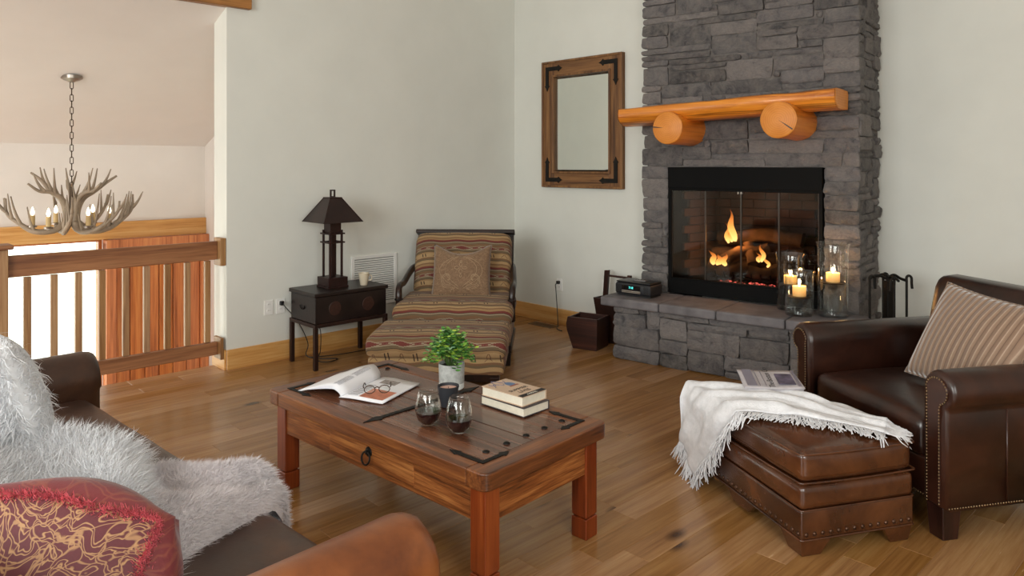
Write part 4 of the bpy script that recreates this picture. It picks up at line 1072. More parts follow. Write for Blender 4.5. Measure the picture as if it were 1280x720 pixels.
def rr_poly(x0, x1, y0, y1, corners, r, n=5):
    pts = []
    for (cx, cy, a0, key) in ((x1-r, y1-r, 0, 'ne'), (x0+r, y1-r, 90, 'nw'), (x0+r, y0+r, 180, 'sw'), (x1-r, y0+r, 270, 'se')):
        if key in corners: pts += [(cx + r*cos(radians(a0+90*i/n)), cy + r*sin(radians(a0+90*i/n))) for i in range(n+1)]
        else: pts.append({'ne': (x1, y1), 'nw': (x0, y1), 'sw': (x0, y0), 'se': (x1, y0)}[key])
    return pts
for sg in (-1, 1):
    MB().prism(rr_poly(-TX+bw, TX-bw, sg*TY - (bw if sg > 0 else 0), sg*TY + (bw if sg < 0 else 0), (), .03), 'z', 0.412, ZT-0.0005).build('top_border', M['table_edge'], ct, bevel=0.006)
    co_ = ('ne', 'se') if sg > 0 else ('nw', 'sw')
    MB().prism(rr_poly(sg*TX - (bw if sg > 0 else 0), sg*TX + (bw if sg < 0 else 0), -TY, TY, co_, .035), 'z', 0.412, ZT).build('top_border', M['table_edge_y'], ct, bevel=0.008)
npk = 4; ww = (2*TY-2*bw)/npk
for i in range(npk):
    MB().bb(-TX+bw+.001, TX-bw-.001, -TY+bw+ww*i+.0012, -TY+bw+ww*(i+1)-.0012, 0.43, ZT-0.002-0.001*(i % 2)).build('top_plank', M['table_top'], ct, bevel=0.002)
for sg in (-1, 1):
    MB().bb(-TX+.10, TX-.10, sg*(TY-.055)-.014, sg*(TY-.055)+.014, 0.275, 0.412).build('apron', M['apron'], ct, bevel=0.003)
    MB().bb(sg*(TX-.055)-.014, sg*(TX-.055)+.014, -TY+.10, TY-.10, 0.275, 0.412).build('apron', M['apron_y'], ct, bevel=0.003)
dw_ = MB().bb(-0.27, 0.31, -TY+.038, -TY+.05, 0.297, 0.398).build('drawer', M['apron'], ct, bevel=0.003)
bp = MB().lathe([(0.022, 0), (0.02, 0.004), (0.008, 0.007), (0.007, 0.016), (0, 0.018)], 14).build('pull_backplate', M['iron'], dw_, (0.02, -TY+.038, 0.362), rot=(radians(90), 0, 0), smooth=True)
MB().tube([(0.027*cos(2*pi*i/20), 0, 0.027*sin(2*pi*i/20)) for i in range(20)], 0.0042, 6, closed=True).build('ring_pull', M['iron'], dw_, (0.02, -TY+.022, 0.340), rot=(radians(-12), 0, 0), smooth='all')
for x in (-1, 1):
    for y in (-1, 1):
        c = (x*(TX-.072), y*(TY-.072))
        lg = MB().bb(c[0]-.0385, c[0]+.0385, c[1]-.0385, c[1]+.0385, 0.093, 0.412).bb(c[0]-.034, c[0]+.034, c[1]-.034, c[1]+.034, 0.086, 0.094).bb(c[0]-.0395, c[0]+.0395, c[1]-.0395, c[1]+.0395, 0.0, 0.086)
        lg.build('leg', M['table_leg'], ct, bevel=0.004)
def arrow(L, w): return [(0, -w/2), (L*.72, -w/2), (L*.76, -w*1.0), (L, 0), (L*.76, w*1.0), (L*.72, w/2), (0, w/2)]
for x in (-1, 1):
    for y in (-1, 1):
        st = MB(); cx, cy = x*(TX-.085), y*(TY-.075); w = .02
        st.prism([(cx - x*(u-w/2), cy + v) for u, v in arrow(.19, w)], 'z', ZT-0.003, ZT+0.0025)
        st.prism([(cx + v, cy - y*(u-w/2)) for u, v in arrow(.15, w)], 'z', ZT-0.003, ZT+0.003)
        st.build('corner_strap', M['iron'], ct)
for y in (-1, 1):
    MB().prism([(-0.005 + v, y*0.0 + y*(u+0.01)) for u, v in arrow(.335, .024)], 'z', ZT-0.004, ZT+0.0025).build('center_strap', M['iron'], ct)
st0 = None
for x in (-0.595, 0.595):
    for i in range(5):
        l = (x, -0.215 + i*0.115, ZT-0.001)
        if st0 is None: st0 = MB().lathe([(0.014, 0), (0.013, 0.003), (0.007, 0.006), (0, 0.007)], 12).build('stud', M['iron'], ct, l, smooth=True)
        else: copy_mesh(st0, l, (0, 0, 0), ct)
def table(x, y, z=0.48): return place(CT_LOC, CT_ROT, (x, y, z))

# ---------------------------------------------------------------- dark chest on a stand
M['chest'] = plain('chest_black_wood', '#1c1210', 0.38, var=0.5, scale=7, bump=0.2, bscale=30)
M['chest_red'] = plain('painted_medallion', '#331a12', 0.5, var=0.5, scale=60)
M['stand'] = plain('stand_metal', '#33201a', 0.45, 0.4, var=0.25)
cs = thing('chest_table', 'small black painted chest on a thin legged stand against the left wall', 'side table', room(-5.29, 3.10, 0.0), ROOM_ROT)
cx, cy = 0.205, 0.33
MB().bb(-cx+.01, cx-.01, -cy+.01, cy-.01, 0.352, 0.555).build('chest_body', M['chest'], cs, bevel=0.004)
MB().bb(-cx-.004, cx+.004, -cy-.004, cy+.004, 0.557, 0.588).build('lid', M['chest'], cs, bevel=0.007)
sd = MB().bb(-cx, cx, -cy, -cy+.025, 0.322, 0.350).bb(-cx, cx, cy-.025, cy, 0.322, 0.350).bb(-cx, -cx+.025, -cy+.025, cy-.025, 0.322, 0.350).bb(cx-.025, cx, -cy+.025, cy-.025, 0.322, 0.350)
sd.build('stand_rail', M['stand'], cs, bevel=0.003)
for x in (-1, 1):
    for y in (-1, 1): MB().bb(x*(cx-.016)-.016, x*(cx-.016)+.016, y*(cy-.016)-.016, y*(cy-.016)+.016, 0, 0.322).build('leg', M['stand'], cs, bevel=0.003)
for y in (-0.15, 0.15):
    MB().lathe([(0.0, 0.0015), (0.052, 0.0015), (0.055, 0.0)], 24).build('medallion', M['chest_red'], cs, (cx-.0095, y, 0.455), rot=(0, radians(90), 0), label='faded reddish painted medallion')
MB().tube([(0, 0.035*cos(pi*i/8), -0.03*sin(pi*i/8)) for i in range(9)], 0.004, 6).build('handle', M['iron'], cs, (0.0, -cy+.004, 0.475), rotz=radians(90), smooth='all')
# lamp
M['lamp_metal'] = plain('lamp_bronze', '#2a1512', 0.42, 0.35, var=0.4, scale=14)
M['lamp_shade'] = plain('mica_shade', '#22100d', 0.32, 0.1, var=0.35, scale=12)
lp = thing('table_lamp', 'mission style bronze table lamp with dark pyramid shade on the chest', 'lamp', room(-5.29, 3.04, 0.588), ROOM_ROT)
MB().bb(-.093, .093, -.093, .093, 0.0, 0.016).bb(-.088, .088, -.088, .088, 0.016, 0.085).build('base', M['lamp_metal'], lp, bevel=0.004)
for x in (-1, 1):
    for y in (-1, 1): MB().bb(x*.052-.008, x*.052+.008, y*.052-.008, y*.052+.008, .085, .46).build('post', M['lamp_metal'], lp, bevel=0.002)
MB().bb(-.013, .013, -.013, .013, .085, .50).build('center_post', M['lamp_metal'], lp)
for z in (.355, .425):
    f = MB()
    for sg in (-1, 1): f.bb(-.075, .075, sg*.065-.006, sg*.065+.006, z, z+.012).bb(sg*.065-.006, sg*.065+.006, -.059, .059, z, z+.012)
    f.build('collar', M['lamp_metal'], lp, bevel=0.002)
MB().bb(-.05, .05, -.05, .05, .438, .515).build('lamp_head', M['lamp_metal'], lp, bevel=0.003)
s = MB(); a, b, z0, z1 = .174, .052, .525, .715
def ringq(h, z): return [(x*h, y*h, z) for x, y in ((-1, -1), (1, -1), (1, 1), (-1, 1))]
s.add(ringq(a, z0) + ringq(b, z1) + ringq(a-.006, z0) + ringq(b-.006, z1), [(i, (i+1) % 4, 4+(i+1) % 4, 4+i) for i in range(4)] + [(8+(i+1) % 4, 8+i, 12+i, 12+(i+1) % 4) for i in range(4)] + [(i, 8+i, 8+(i+1) % 4, (i+1) % 4) for i in range(4)] + [(4+i, 4+(i+1) % 4, 12+(i+1) % 4, 12+i) for i in range(4)])
shd = s.build('shade', M['lamp_shade'], lp)
rib = MB()
for x, y in ((-1, -1), (1, -1), (1, 1), (-1, 1)): rib.tube([(x*a, y*a, z0), (x*b, y*b, z1)], 0.004, 5)
rib.build('shade_rib', M['lamp_metal'], shd)
MB().bb(-.055, .055, -.055, .055, .712, .722).build('shade_cap', M['lamp_metal'], lp)
MB().bb(-.022, .022, -.008, .008, .722, .730).bb(-.022, -.012, -.008, .008, .730, .772).bb(.012, .022, -.008, .008, .730, .772).bb(-.022, .022, -.008, .008, .772, .782).build('finial', M['lamp_metal'], lp, rotz=radians(90), bevel=0.001)
# mug
mg = thing('coffee_mug', 'cream tapered mug standing on the dark chest', 'mug', room(-5.2, 3.275, 0.588), ROOM_ROT)
M['ceramic'] = plain('cream_ceramic', '#cbbfa8', 0.3, var=0.05)
MB().lathe([(0.0, 0.0), (0.028, 0.0), (0.031, 0.006), (0.043, 0.094), (0.043, 0.098), (0.040, 0.097), (0.028, 0.008), (0.0, 0.008)], 28).build('cup', M['ceramic'], mg, smooth=35)
MB().tube(spline([(0.036, 0, 0.078), (0.055, 0, 0.078), (0.064, 0, 0.06), (0.058, 0, 0.038), (0.034, 0, 0.032)], 5), 0.0045, 6).build('handle', M['ceramic'], mg, rotz=radians(65), smooth='all')
# ---------------------------------------------------------------- on the coffee table
M['clear'] = glassy('clear_glass', (0.97, 0.98, 0.97, 1), 0.05, 0.75, 0.02)
M['wine'] = NT('red_wine').p(Base_Color=(0.012, 0.001, 0.002, 1), Roughness=0.08)
M['paper'] = plain('page_paper', '#e6e6ea', 0.6, var=0.03)
M['pages'] = plain('page_block', '#ded6c4', 0.8, var=0.06, scale=40)
M['ink'] = plain('ink_black', '#1d1a1a', 0.7)
M['ink_grey'] = plain('ink_grey', '#8d8d96', 0.7)

def wine_glass(loc, label):
    t = thing('wine_glass', label, 'glass', loc, 0, 'stemless wine glasses')
    o = [(0.0, 0.0), (0.026, 0.0), (0.030, 0.003), (0.044, 0.020), (0.053, 0.042), (0.0555, 0.062), (0.053, 0.088), (0.046, 0.118), (0.0395, 0.142)]
    i = [(r-0.0013 if r > 0 else 0, z+0.0015) for r, z in o[::-1]]; i[-1] = (0.0, 0.004); i[-2] = (0.022, 0.004)
    MB().lathe(o + i[:-1] + [(0.0, 0.004)], 40).build('bowl', M['clear'], t, smooth='all')
    MB().lathe([(0.0, 0.005), (0.024, 0.005), (0.0422, 0.021), (0.0515, 0.043), (0.0535, 0.056), (0.0, 0.056)], 40).build('wine', M['wine'], t, smooth=35)
    return t
wine_glass((-0.352, 3.095, 0.481), 'stemless glass of red wine farther from the books, beside the dark candle')
wine_glass((-0.216, 3.005, 0.481), 'stemless glass of red wine nearer the books')
ca = thing('candle_cup', 'black ceramic cup candle with pinkish wax between pot and wine glasses', 'candle', (-0.288, 3.33, 0.481))
M['cup_black'] = plain('matte_black_ceramic', '#23252b', 0.6, var=0.15, scale=30)
MB().lathe([(0.0, 0.0), (0.034, 0.0), (0.038, 0.004), (0.045, 0.072), (0.049, 0.088), (0.049, 0.092), (0.044, 0.092), (0.041, 0.07), (0.036, 0.01), (0, 0.01)], 32).build('cup', M['cup_black'], ca, smooth=35)
MB().lathe([(0.0, 0.011), (0.035, 0.011), (0.0422, 0.08), (0.0, 0.079)], 32).build('wax', plain('pink_wax', '#d3aea0', 0.5, var=0.04), ca, smooth=35)
MB().tube([(0, 0, 0.079), (0.002, 0, 0.088)], 0.0012, 5).build('wick', M['ink'], ca)

# potted plant
pt = thing('potted_plant', 'leafy green plant in a grey cement pot with a white base on the coffee table', 'plant', (-0.295, 3.60, 0.481))
def cement():
    m = NT('cement_pot'); co = m.coord(); z = m.n('SeparateXYZ', {0: co}).outputs[2]
    n = m.noise(co, 45, 5, 0.7)
    col = m.ramp(n, [(0.3, lin('#8f908d')), (0.7, lin('#b9bab6'))])
    col = m.mix(m.math('GREATER_THAN', z, 0.029), lin('#d8d9d6'), col)
    m.bump(n, 0.2, 0.003)
    return m.p(Base_Color=col, Roughness=0.8)
MB().lathe([(0.0, 0.0), (0.058, 0.0), (0.061, 0.004), (0.0635, 0.118), (0.0635, 0.122), (0.057, 0.122), (0.055, 0.1), (0.0, 0.1)], 36).build('pot', cement(), pt, smooth=35)
MB().lathe([(0.0, 0.108), (0.056, 0.108), (0.0, 0.112)], 20).build('soil', plain('soil', '#2a2119', 0.95), pt)
def leaf_mat():
    m = NT('plant_leaf'); i = m.n('NewGeometry').outputs['Random Per Island']
    col = m.ramp(i, [(0.0, lin('#386a33')), (0.4, lin('#578f40')), (0.6, lin('#76a848')), (0.78, lin('#b4cf4a')), (1.0, lin('#86b08e'))])
    return m.p(Base_Color=col, Roughness=0.45, Subsurface_Weight=0.0)
M['leaf'] = leaf_mat(); M['stem'] = plain('plant_stem', '#4d6a32', 0.6)
rl_ = random.Random(4); fo = MB(); stm = MB()
for k in range(64):
    th = rl_.random()*2*pi; sp = rl_.random()**0.6; top = Vector((cos(th)*sp*0.128, sin(th)*sp*0.128, 0.275 - 0.13*sp**2 + rl_.uniform(-.02, .025)))
    if k < 5: top = Vector((cos(th)*0.125, sin(th)*0.125, 0.10 + rl_.random()*0.05))
    pts = spline([(cos(th)*0.02, sin(th)*0.02, 0.108), (top.x*0.5, top.y*0.5, 0.12 + top.z*0.42), tuple(top)], 5)
    stm.tube(pts, 0.0011, 4)
    for p_i, p in enumerate(pts[3:]):
        for q in range(3):
            a = rl_.random()*2*pi; d = Vector((cos(a), sin(a), rl_.uniform(-0.25, 0.6))).normalized()
            w = 0.0095 + rl_.random()*0.008; L = w*1.55; s = d.cross(Vector((0, 0, 1))).normalized(); n = s.cross(d)
            b = p + d*0.005
            pts6 = [b, b + d*L*0.35 + s*w*0.75, b + d*L*0.8 + s*w*0.6, b + d*L, b + d*L*0.8 - s*w*0.6, b + d*L*0.35 - s*w*0.75, b + d*L*0.5 - n*w*0.2]
            fo.add(pts6, [(6, i, (i+1) % 6) for i in range(6)])
fo.build('foliage', M['leaf'], pt, kind='stuff', fix=False)
stm.build('stem', M['stem'], pt, kind='stuff')

# two hardcover books
bk_rot = radians(-44)
def book(loc, label, cover, w, d, h, rot):
    b = thing('hardcover_book', label, 'book', loc, rot)       # x: long side, y: away from the viewer (spine side)
    cv = plain('book_cover', cover, 0.45, var=0.06)
    MB().bb(-w/2, w/2, -d/2, d/2, 0, 0.0035).build('back_cover', cv, b, bevel=0.001)
    MB().bb(-w/2, w/2, -d/2, d/2, h-0.0035, h).build('front_cover', cv, b, bevel=0.001)
    MB().bb(-w/2, w/2, d/2-0.004, d/2, 0.0035, h-0.0035).build('spine', cv, b)
    MB().bb(-w/2+.004, w/2-.004, -d/2+.004, d/2-.004, 0.0035, h-0.0035).build('page_block', M['pages'], b)
    return b
B1 = Vector((0.012, 3.322, 0.481))
book(tuple(B1), 'lower of the two stacked hardcover books, dark thin cover edges', '#3a3236', 0.268, 0.168, 0.040, bk_rot)
b2 = book((B1.x-0.004, B1.y+0.006, 0.5215), 'upper of the two stacked hardcover books, tan illustrated cover', '#c5a98f', 0.250, 0.162, 0.042, bk_rot+radians(1.5))
zt = 0.0424; tr = (0, 0, radians(90))
text('title', 'SUMMER', 0.030, M['ink'], b2, (0.028, 0.0, zt), tr)
text('title', 'LIVES', 0.032, M['ink'], b2, (0.065, 0.0, zt), tr)
MB().bb(0.095, 0.124, -0.08, 0.08, 0.0418, 0.0425).build('cover_band', M['ink'], b2)
text('author', 'A NOVEL', 0.016, M['pages'], b2, (0.1095, 0.0, 0.0427), tr)
ill = MB(); ill.prism([(-0.05 + 0.030*cos(t*pi/10), 0.03 + 0.022*sin(t*pi/10)) for t in range(20)], 'z', 0.0418, 0.0424)
ill.build('cover_figure', plain('illus_blue', '#5b7396', 0.5), b2)
MB().prism([(-0.03, 0.0), (-0.03, 0.055), (-0.018, 0.055), (-0.018, 0.0)], 'z', 0.0418, 0.0425).build('cover_figure', plain('illus_red', '#8f4a34', 0.5), b2)
MB().tube([(-0.105 + 0.03*sin(i*0.6), -0.055 + i*0.006, 0.0424) for i in range(17)], 0.0018, 5).tube([(-0.075 + 0.02*cos(i*0.7), -0.06 + i*0.006, 0.0424) for i in range(12)], 0.0016, 5).build('cover_line', plain('illus_grey', '#6f6a7c', 0.5), b2)

# open magazine with rolled left page
MG_LOC = (-0.805, 3.44, 0.481); MG_ROT = radians(-23.5)
mz = thing('open_magazine', 'open magazine with a curled up left page on the coffee table', 'magazine', MG_LOC, MG_ROT)
PWd, PHt = 0.236, 0.335; sk = 0.0
def right_page(off):
    return lambda u, v: (u*PWd, v*PHt, 0.003 + off + 0.014*sin(pi*min(1, u*1.15))*(1-u)**1.2*(0.4+0.6*v))
for k in range(3):
    MB().grid(right_page(0.0016*k), 16, 6).build('page', M['paper'], mz, smooth='all', solid=0.001)
def left_page(k):
    def P(u, v):
        # rises from the spine, rolls over and comes back down to the table at its outer edge
        tt = u
        h = (0.062 - 0.006*k)*(0.82 + 0.28*v); a = -pi/2 + min(1, tt/0.42)*pi*0.98
        if tt < 0.42:
            x = -0.006 - 0.034*(1 + sin(a))*0.5 + 0.022*cos(a); z = h*(0.5 + 0.5*sin(a))
        else:
            s = (tt-0.42)/0.58; x = -0.040 - 0.022*0 - s*(0.185 + 0.006*k); z = h*(1-s**1.35*(0.94))
        return (x, v*PHt, 0.002 + z)
    return P
for k in range(4): MB().grid(left_page(k), 26, 6).build('page', M['paper'], mz, smooth='all', solid=0.0008)
# print on the right page: photographs and text lines
def patch(x0, x1, y0, y1, mat, name, e=0.0):
    f = right_page(0.0016*2)
    o = MB().grid(lambda u, v: tuple(Vector(f((x0+(x1-x0)*u)/PWd, (y0+(y1-y0)*v)/PHt)) + Vector((0, 0, 0.0012+e))), 8, 3).build(name, mat, mz, fix=False); return o
patch(0.085, 0.215, 0.03, 0.155, plain('photo_orange', '#c0765a', 0.5, var=0.3, scale=30), 'printed_photo')
patch(0.06, 0.15, 0.235, 0.295, plain('photo_grey', '#8d8580', 0.5, var=0.5, scale=60), 'printed_photo')
for i in range(9): patch(0.018, 0.072, 0.04+i*0.019, 0.047+i*0.019, M['ink_grey'], 'text_line')
tl = MB()
for i in range(13):
    for j in range(2):
        f = left_page(0); u0 = 0.34 + i*0.012
        tl.grid(lambda u, v: tuple(Vector(f(u0 + 0.004*u, 0.08 + j*0.42 + 0.36*v)) + Vector((0.0008, 0, 0.0012))), 2, 6)
tl.build('text_line', M['ink_grey'], mz, fix=False, kind='stuff')

# tortoise reading glasses on the magazine
M['tortoise'] = plain('tortoise_acetate', '#3b2212', 0.25, var=0.75, scale=70)
eg = thing('reading_glasses', 'folded open tortoise reading glasses lying on the magazine', 'glasses', tuple(place(MG_LOC, MG_ROT, (0.150, 0.085, 0.4985))), MG_ROT + radians(32))
for sg in (-1, 1):
    MB().tube([(sg*0.034 + 0.025*cos(2*pi*i/20), 0.0, 0.018 + 0.018*sin(2*pi*i/20)) for i in range(20)], 0.0021, 6, closed=True).build('rim', M['tortoise'], eg, smooth='all')
    MB().lathe([(0.0, 0.0), (0.025, 0.0)], 20).build('lens', M['clear'], eg, (sg*0.034, 0, 0.020), rot=(radians(90), 0, 0))
    MB().tube(spline([(sg*0.062, 0, 0.028), (sg*0.064, 0.02, 0.030), (sg*0.062, 0.09, 0.024), (sg*0.058, 0.125, 0.004)], 5), 0.0028, 6).build('temple', M['tortoise'], eg, smooth='all')
MB().tube([(-0.009, 0, 0.026), (0, 0, 0.030), (0.009, 0, 0.026)], 0.0028, 6).build('bridge', M['tortoise'], eg, smooth='all')

# ---------------------------------------------------------------- on the hearth
HT = 0.505
M['candle'] = None
def candle_mat():  # wax lit by its flame is painted as emission, stronger towards the top
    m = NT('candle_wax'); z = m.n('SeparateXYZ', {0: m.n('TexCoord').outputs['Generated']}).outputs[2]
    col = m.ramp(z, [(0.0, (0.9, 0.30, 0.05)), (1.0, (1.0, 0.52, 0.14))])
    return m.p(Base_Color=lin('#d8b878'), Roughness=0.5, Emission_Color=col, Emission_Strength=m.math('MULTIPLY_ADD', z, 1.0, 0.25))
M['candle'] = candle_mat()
M['candle_flame'] = glow('candle_flame', (1.0, 0.72, 0.32, 1), 14.0)
M['smoke_glass'] = glassy('holder_glass', (0.93, 0.94, 0.94, 1), 0.04, 0.5, 0.03)
M['holder_metal'] = plain('holder_dark_metal', '#1a1512', 0.35, 0.8, var=0.2)
def hurricane(s, t, r, h, ped, ch_, label):
    loc = fire(s, t, HT + 0.001)
    o = thing('hurricane_candle', label, 'candle holder', tuple(loc), FIRE_ROT, 'glass hurricane candles on the hearth')
    out = [(0.0, 0.0), (r*0.93, 0.0), (r*0.97, 0.004), (r*0.97, h*0.80), (r*0.99, h*0.93), (r*1.10, h)]
    inn = [(max(0, q-0.003), z) for q, z in out[::-1]]; inn[-1] = (0, 0.008); inn[-2] = (r*0.9, 0.008); inn[-3] = (r*0.94, 0.012)
    MB().lathe(out + inn, 40).build('glass_cylinder', M['smoke_glass'], o, smooth=60)
    MB().lathe([(0, 0.0085), (r*0.66, 0.0085), (r*0.60, 0.03), (r*0.62, ped-0.02), (r*0.86, ped-0.006), (r*0.86, ped), (0, ped)], 32).build('glass_pedestal', M['smoke_glass'], o, smooth=40)
    MB().lathe([(0, ped+0.0005), (r*0.80, ped+0.0005), (r*0.82, ped+0.006), (r*0.55, ped+0.008), (0, ped+0.008)], 32).build('holder_plate', M['holder_metal'], o, smooth=40)
    cr = 0.045
    cd = MB().lathe([(0, ped+0.0085), (cr, ped+0.0085), (cr*1.01, ped+ch_*0.6), (cr, ped+ch_), (cr*0.85, ped+ch_-0.002), (cr*0.5, ped+ch_-0.008), (0, ped+ch_-0.008)], 28).build('pillar_candle', M['candle'], o, smooth=40)
    z = ped + ch_
    MB().lathe([(0.0, z-0.004), (0.005, z+0.004), (0.0065, z+0.012), (0.004, z+0.026), (0.0, z+0.040)], 10).build('candle_flame', M['candle_flame'], cd, smooth='all')
    p = fire(s, t, HT + z + 0.02)
    point_light('candlelight', tuple(p), 2.6, (1.0, 0.50, 0.16), 0.012)
hurricane(1.150, -0.275, 0.100, 0.310, 0.125, 0.078, 'shortest glass hurricane candle, in front of the other two')
hurricane(1.035, -0.105, 0.098, 0.410, 0.180, 0.066, 'middle sized glass hurricane candle at the back by the fire door')
hurricane(1.348, -0.165, 0.106, 0.515, 0.230, 0.072, 'tallest glass hurricane candle, next to the chimney edge')

# radio
rd = thing('tabletop_radio', 'black tabletop radio with teal display on the left end of the hearth', 'radio', tuple(fire(-0.125, -0.275, HT+0.002)), FIRE_ROT - radians(3))
M['radio'] = plain('radio_graphite', '#1b1c20', 0.5, var=0.1)
MB().rbox((0, 0, 0.057), (0.330, 0.20, 0.092), 0.018, 6, (0, 0.006, 0)).build('body', M['radio'], rd, smooth='all')
MB().bb(-0.155, 0.155, -0.08, 0.08, 0.0, 0.012).build('foot', M['black'], rd)
MB().rbox((0.0, 0, 0.110), (0.318, 0.18, 0.012), 0.005, 4).build('top_panel', M['black'], rd, smooth='all')
MB().bb(-0.095, 0.075, -0.1085, -0.09, 0.052, 0.088).build('display_window', plain('display_black', '#040405', 0.15), rd)
MB().bb(-0.096, 0.078, -0.1105, -0.09, 0.028, 0.047).build('disc_slot', plain('silver_trim', '#a59c90', 0.3, 0.9), rd, bevel=0.002)
MB().bb(-0.094, 0.076, -0.1112, -0.105, 0.036, 0.039).build('slot_line', M['black'], rd)
for sg in (-1, 1):
    g = MB()
    for i in range(9): g.bb(sg*0.130-0.026, sg*0.130+0.026, -0.1075, -0.10, 0.030+i*0.007, 0.033+i*0.007)
    g.build('speaker_grille', M['black'], rd)
text('clock_digits', '7:18', 0.024, glow('teal_display', (0.10, 0.75, 0.70, 1), 1.6), rd, (-0.008, -0.1092, 0.070), (radians(90), 0, 0), 0.0004)
rm = thing('remote_control', 'small grey remote control lying on top of the radio', 'remote', tuple(fire(-0.11, -0.28, HT+0.1165)), FIRE_ROT + radians(6))
MB().rbox((0, 0, 0.006), (0.11, 0.05, 0.011), 0.004, 4).build('case', plain('remote_grey', '#6a6766', 0.4), rm, smooth='all')
bt0 = None
for i in range(4):
    for j in range(2):
        l = (-0.035+i*0.023, -0.010+j*0.02, 0.0118)
        if bt0 is None: bt0 = MB().lathe([(0.005, 0), (0.004, 0.002), (0, 0.002)], 8).build('button', M['black'], rm, l)
        else: copy_mesh(bt0, l, (0, 0, 0), rm)

# ---------------------------------------------------------------- wooden boxes left of the hearth
M['box_wood'] = wood('old_box_wood', '#1c0c07', '#2f150d', '#472417', 'X', 16, 0.42, 0.12, 6.0)
M['box_wood_z'] = wood('old_box_wood_z', '#1c0c07', '#2f150d', '#472417', 'Z', 16, 0.42, 0.12, 6.0)
wbx = thing('wooden_grain_box', 'dark open wooden box with one slanted end, on the floor left of the hearth', 'box', (0.655, 6.370, 0.0), radians(-32))
hw, hd, hb = 0.142, 0.12, 0.262
pf = [(-0.085, 0.0), (0.138, 0.0), (0.142, 0.15), (0.144, 0.20), (0.142, hb), (0.126, hb), (0.128, 0.20), (0.126, 0.15), (0.122, 0.016), (-0.076, 0.016), (-0.126, 0.15), (-0.134, 0.20), (-0.119, hb), (-0.135, hb), (-0.150, 0.20), (-0.142, 0.15)]
MB().prism(pf, 'y', -hd+0.018, hd-0.018).build('box_side', M['box_wood_z'], wbx, bevel=0.003)
end = [(-0.085, 0.0), (0.138, 0.0), (0.142, 0.15), (0.144, 0.20), (0.142, hb+0.004), (-0.135, hb+0.004), (-0.150, 0.20), (-0.142, 0.15)]
for y in (-1, 1): MB().prism(end, 'y', min(y*hd, y*(hd-.018)), max(y*hd, y*(hd-.018))).build('end_panel', M['box_wood'], wbx, bevel=0.003)
wbk = thing('wooden_well_bucket', 'dark wooden bucket with two tall slanted handles and a rod, behind the hearth end', 'bucket', (0.900, 6.535, 0.0), radians(-45))
MB().frustum((0, 0, 0), (0.20, 0.11), (0.31, 0.15), 0.015).build('floor_board', M['box_wood'], wbk)
bh = 0.385
for y in (-1, 1):
    v = [(-0.10, y*0.055, 0.0), (0.10, y*0.055, 0.0), (0.165, y*0.08, bh), (-0.165, y*0.08, bh)]
    MB().add(v + [(p[0], p[1]-y*0.014, p[2]) for p in v], [(0, 1, 2, 3), (7, 6, 5, 4)] + [(i, 4+i, 4+(i+1) % 4, (i+1) % 4) for i in range(4)]).build('side_board', M['box_wood'], wbk)
for x in (-1, 1):
    v = [(x*0.10, -0.055, 0.0), (x*0.10, 0.055, 0.0), (x*0.165, 0.08, bh), (x*0.165, -0.08, bh)]
    MB().add(v + [(p[0]-x*0.014, p[1]*0.74, p[2]) for p in v], [(0, 1, 2, 3), (7, 6, 5, 4)] + [(i, 4+i, 4+(i+1) % 4, (i+1) % 4) for i in range(4)]).build('end_board', M['box_wood'], wbk)
    e = MB(); b_, t_ = (-0.095, 0.30) if x < 0 else (0.12, 0.30), None
    if x < 0: q = [(-0.150, 0.30), (-0.105, 0.30), (-0.075, 0.625), (-0.125, 0.620)]
    else: q = [(0.112, 0.30), (0.150, 0.30), (0.165, 0.60), (0.128, 0.60)]
    e.prism([(a, b) for a, b in q], 'y', 0.028, 0.052); e.build('tall_handle', M['box_wood_z'], wbk, bevel=0.003)
MB().tube([(-0.10, 0.04, 0.575), (0.145, 0.04, 0.575)], 0.010, 8).build('rod', M['box_wood'], wbk, smooth=True)

# ---------------------------------------------------------------- fire tools
ft = thing('fire_tool_set', 'black wrought iron fire tool set right of the chimney', 'fire tools', tuple(fire(1.665, 0.02, 0.0)), radians(6))
MB().lathe([(0.0, 0.0), (0.085, 0.0), (0.085, 0.012), (0.03, 0.03), (0.0, 0.03)], 20).build('stand_base', M['iron'], ft, smooth=40)
MB().tube([(0, 0, 0.02), (0, 0, 0.80)], 0.014, 8).build('stand_post', M['iron'], ft, smooth=True)
for (a, b) in (((-0.135, 0.0), (0.02, 0.02)), ((0.02, 0.0), (0.14, -0.02))):
    pass
ar = MB().tube(spline([(-0.128, 0.01, 0.775), (-0.10, 0.01, 0.79), (-0.05, 0.01, 0.793), (-0.01, 0.0, 0.775), (0.02, 0, 0.793), (0.05, 0, 0.798), (0.09, 0, 0.775), (0.13, 0, 0.76)], 5), 0.010, 8)
ar.tube(spline([(0, -0.12, 0.775), (0, -0.06, 0.795), (0, 0.0, 0.78), (0, 0.06, 0.795), (0, 0.12, 0.775)], 5), 0.009, 8)
ar.build('hook_arm', M['iron'], ft, smooth='all')
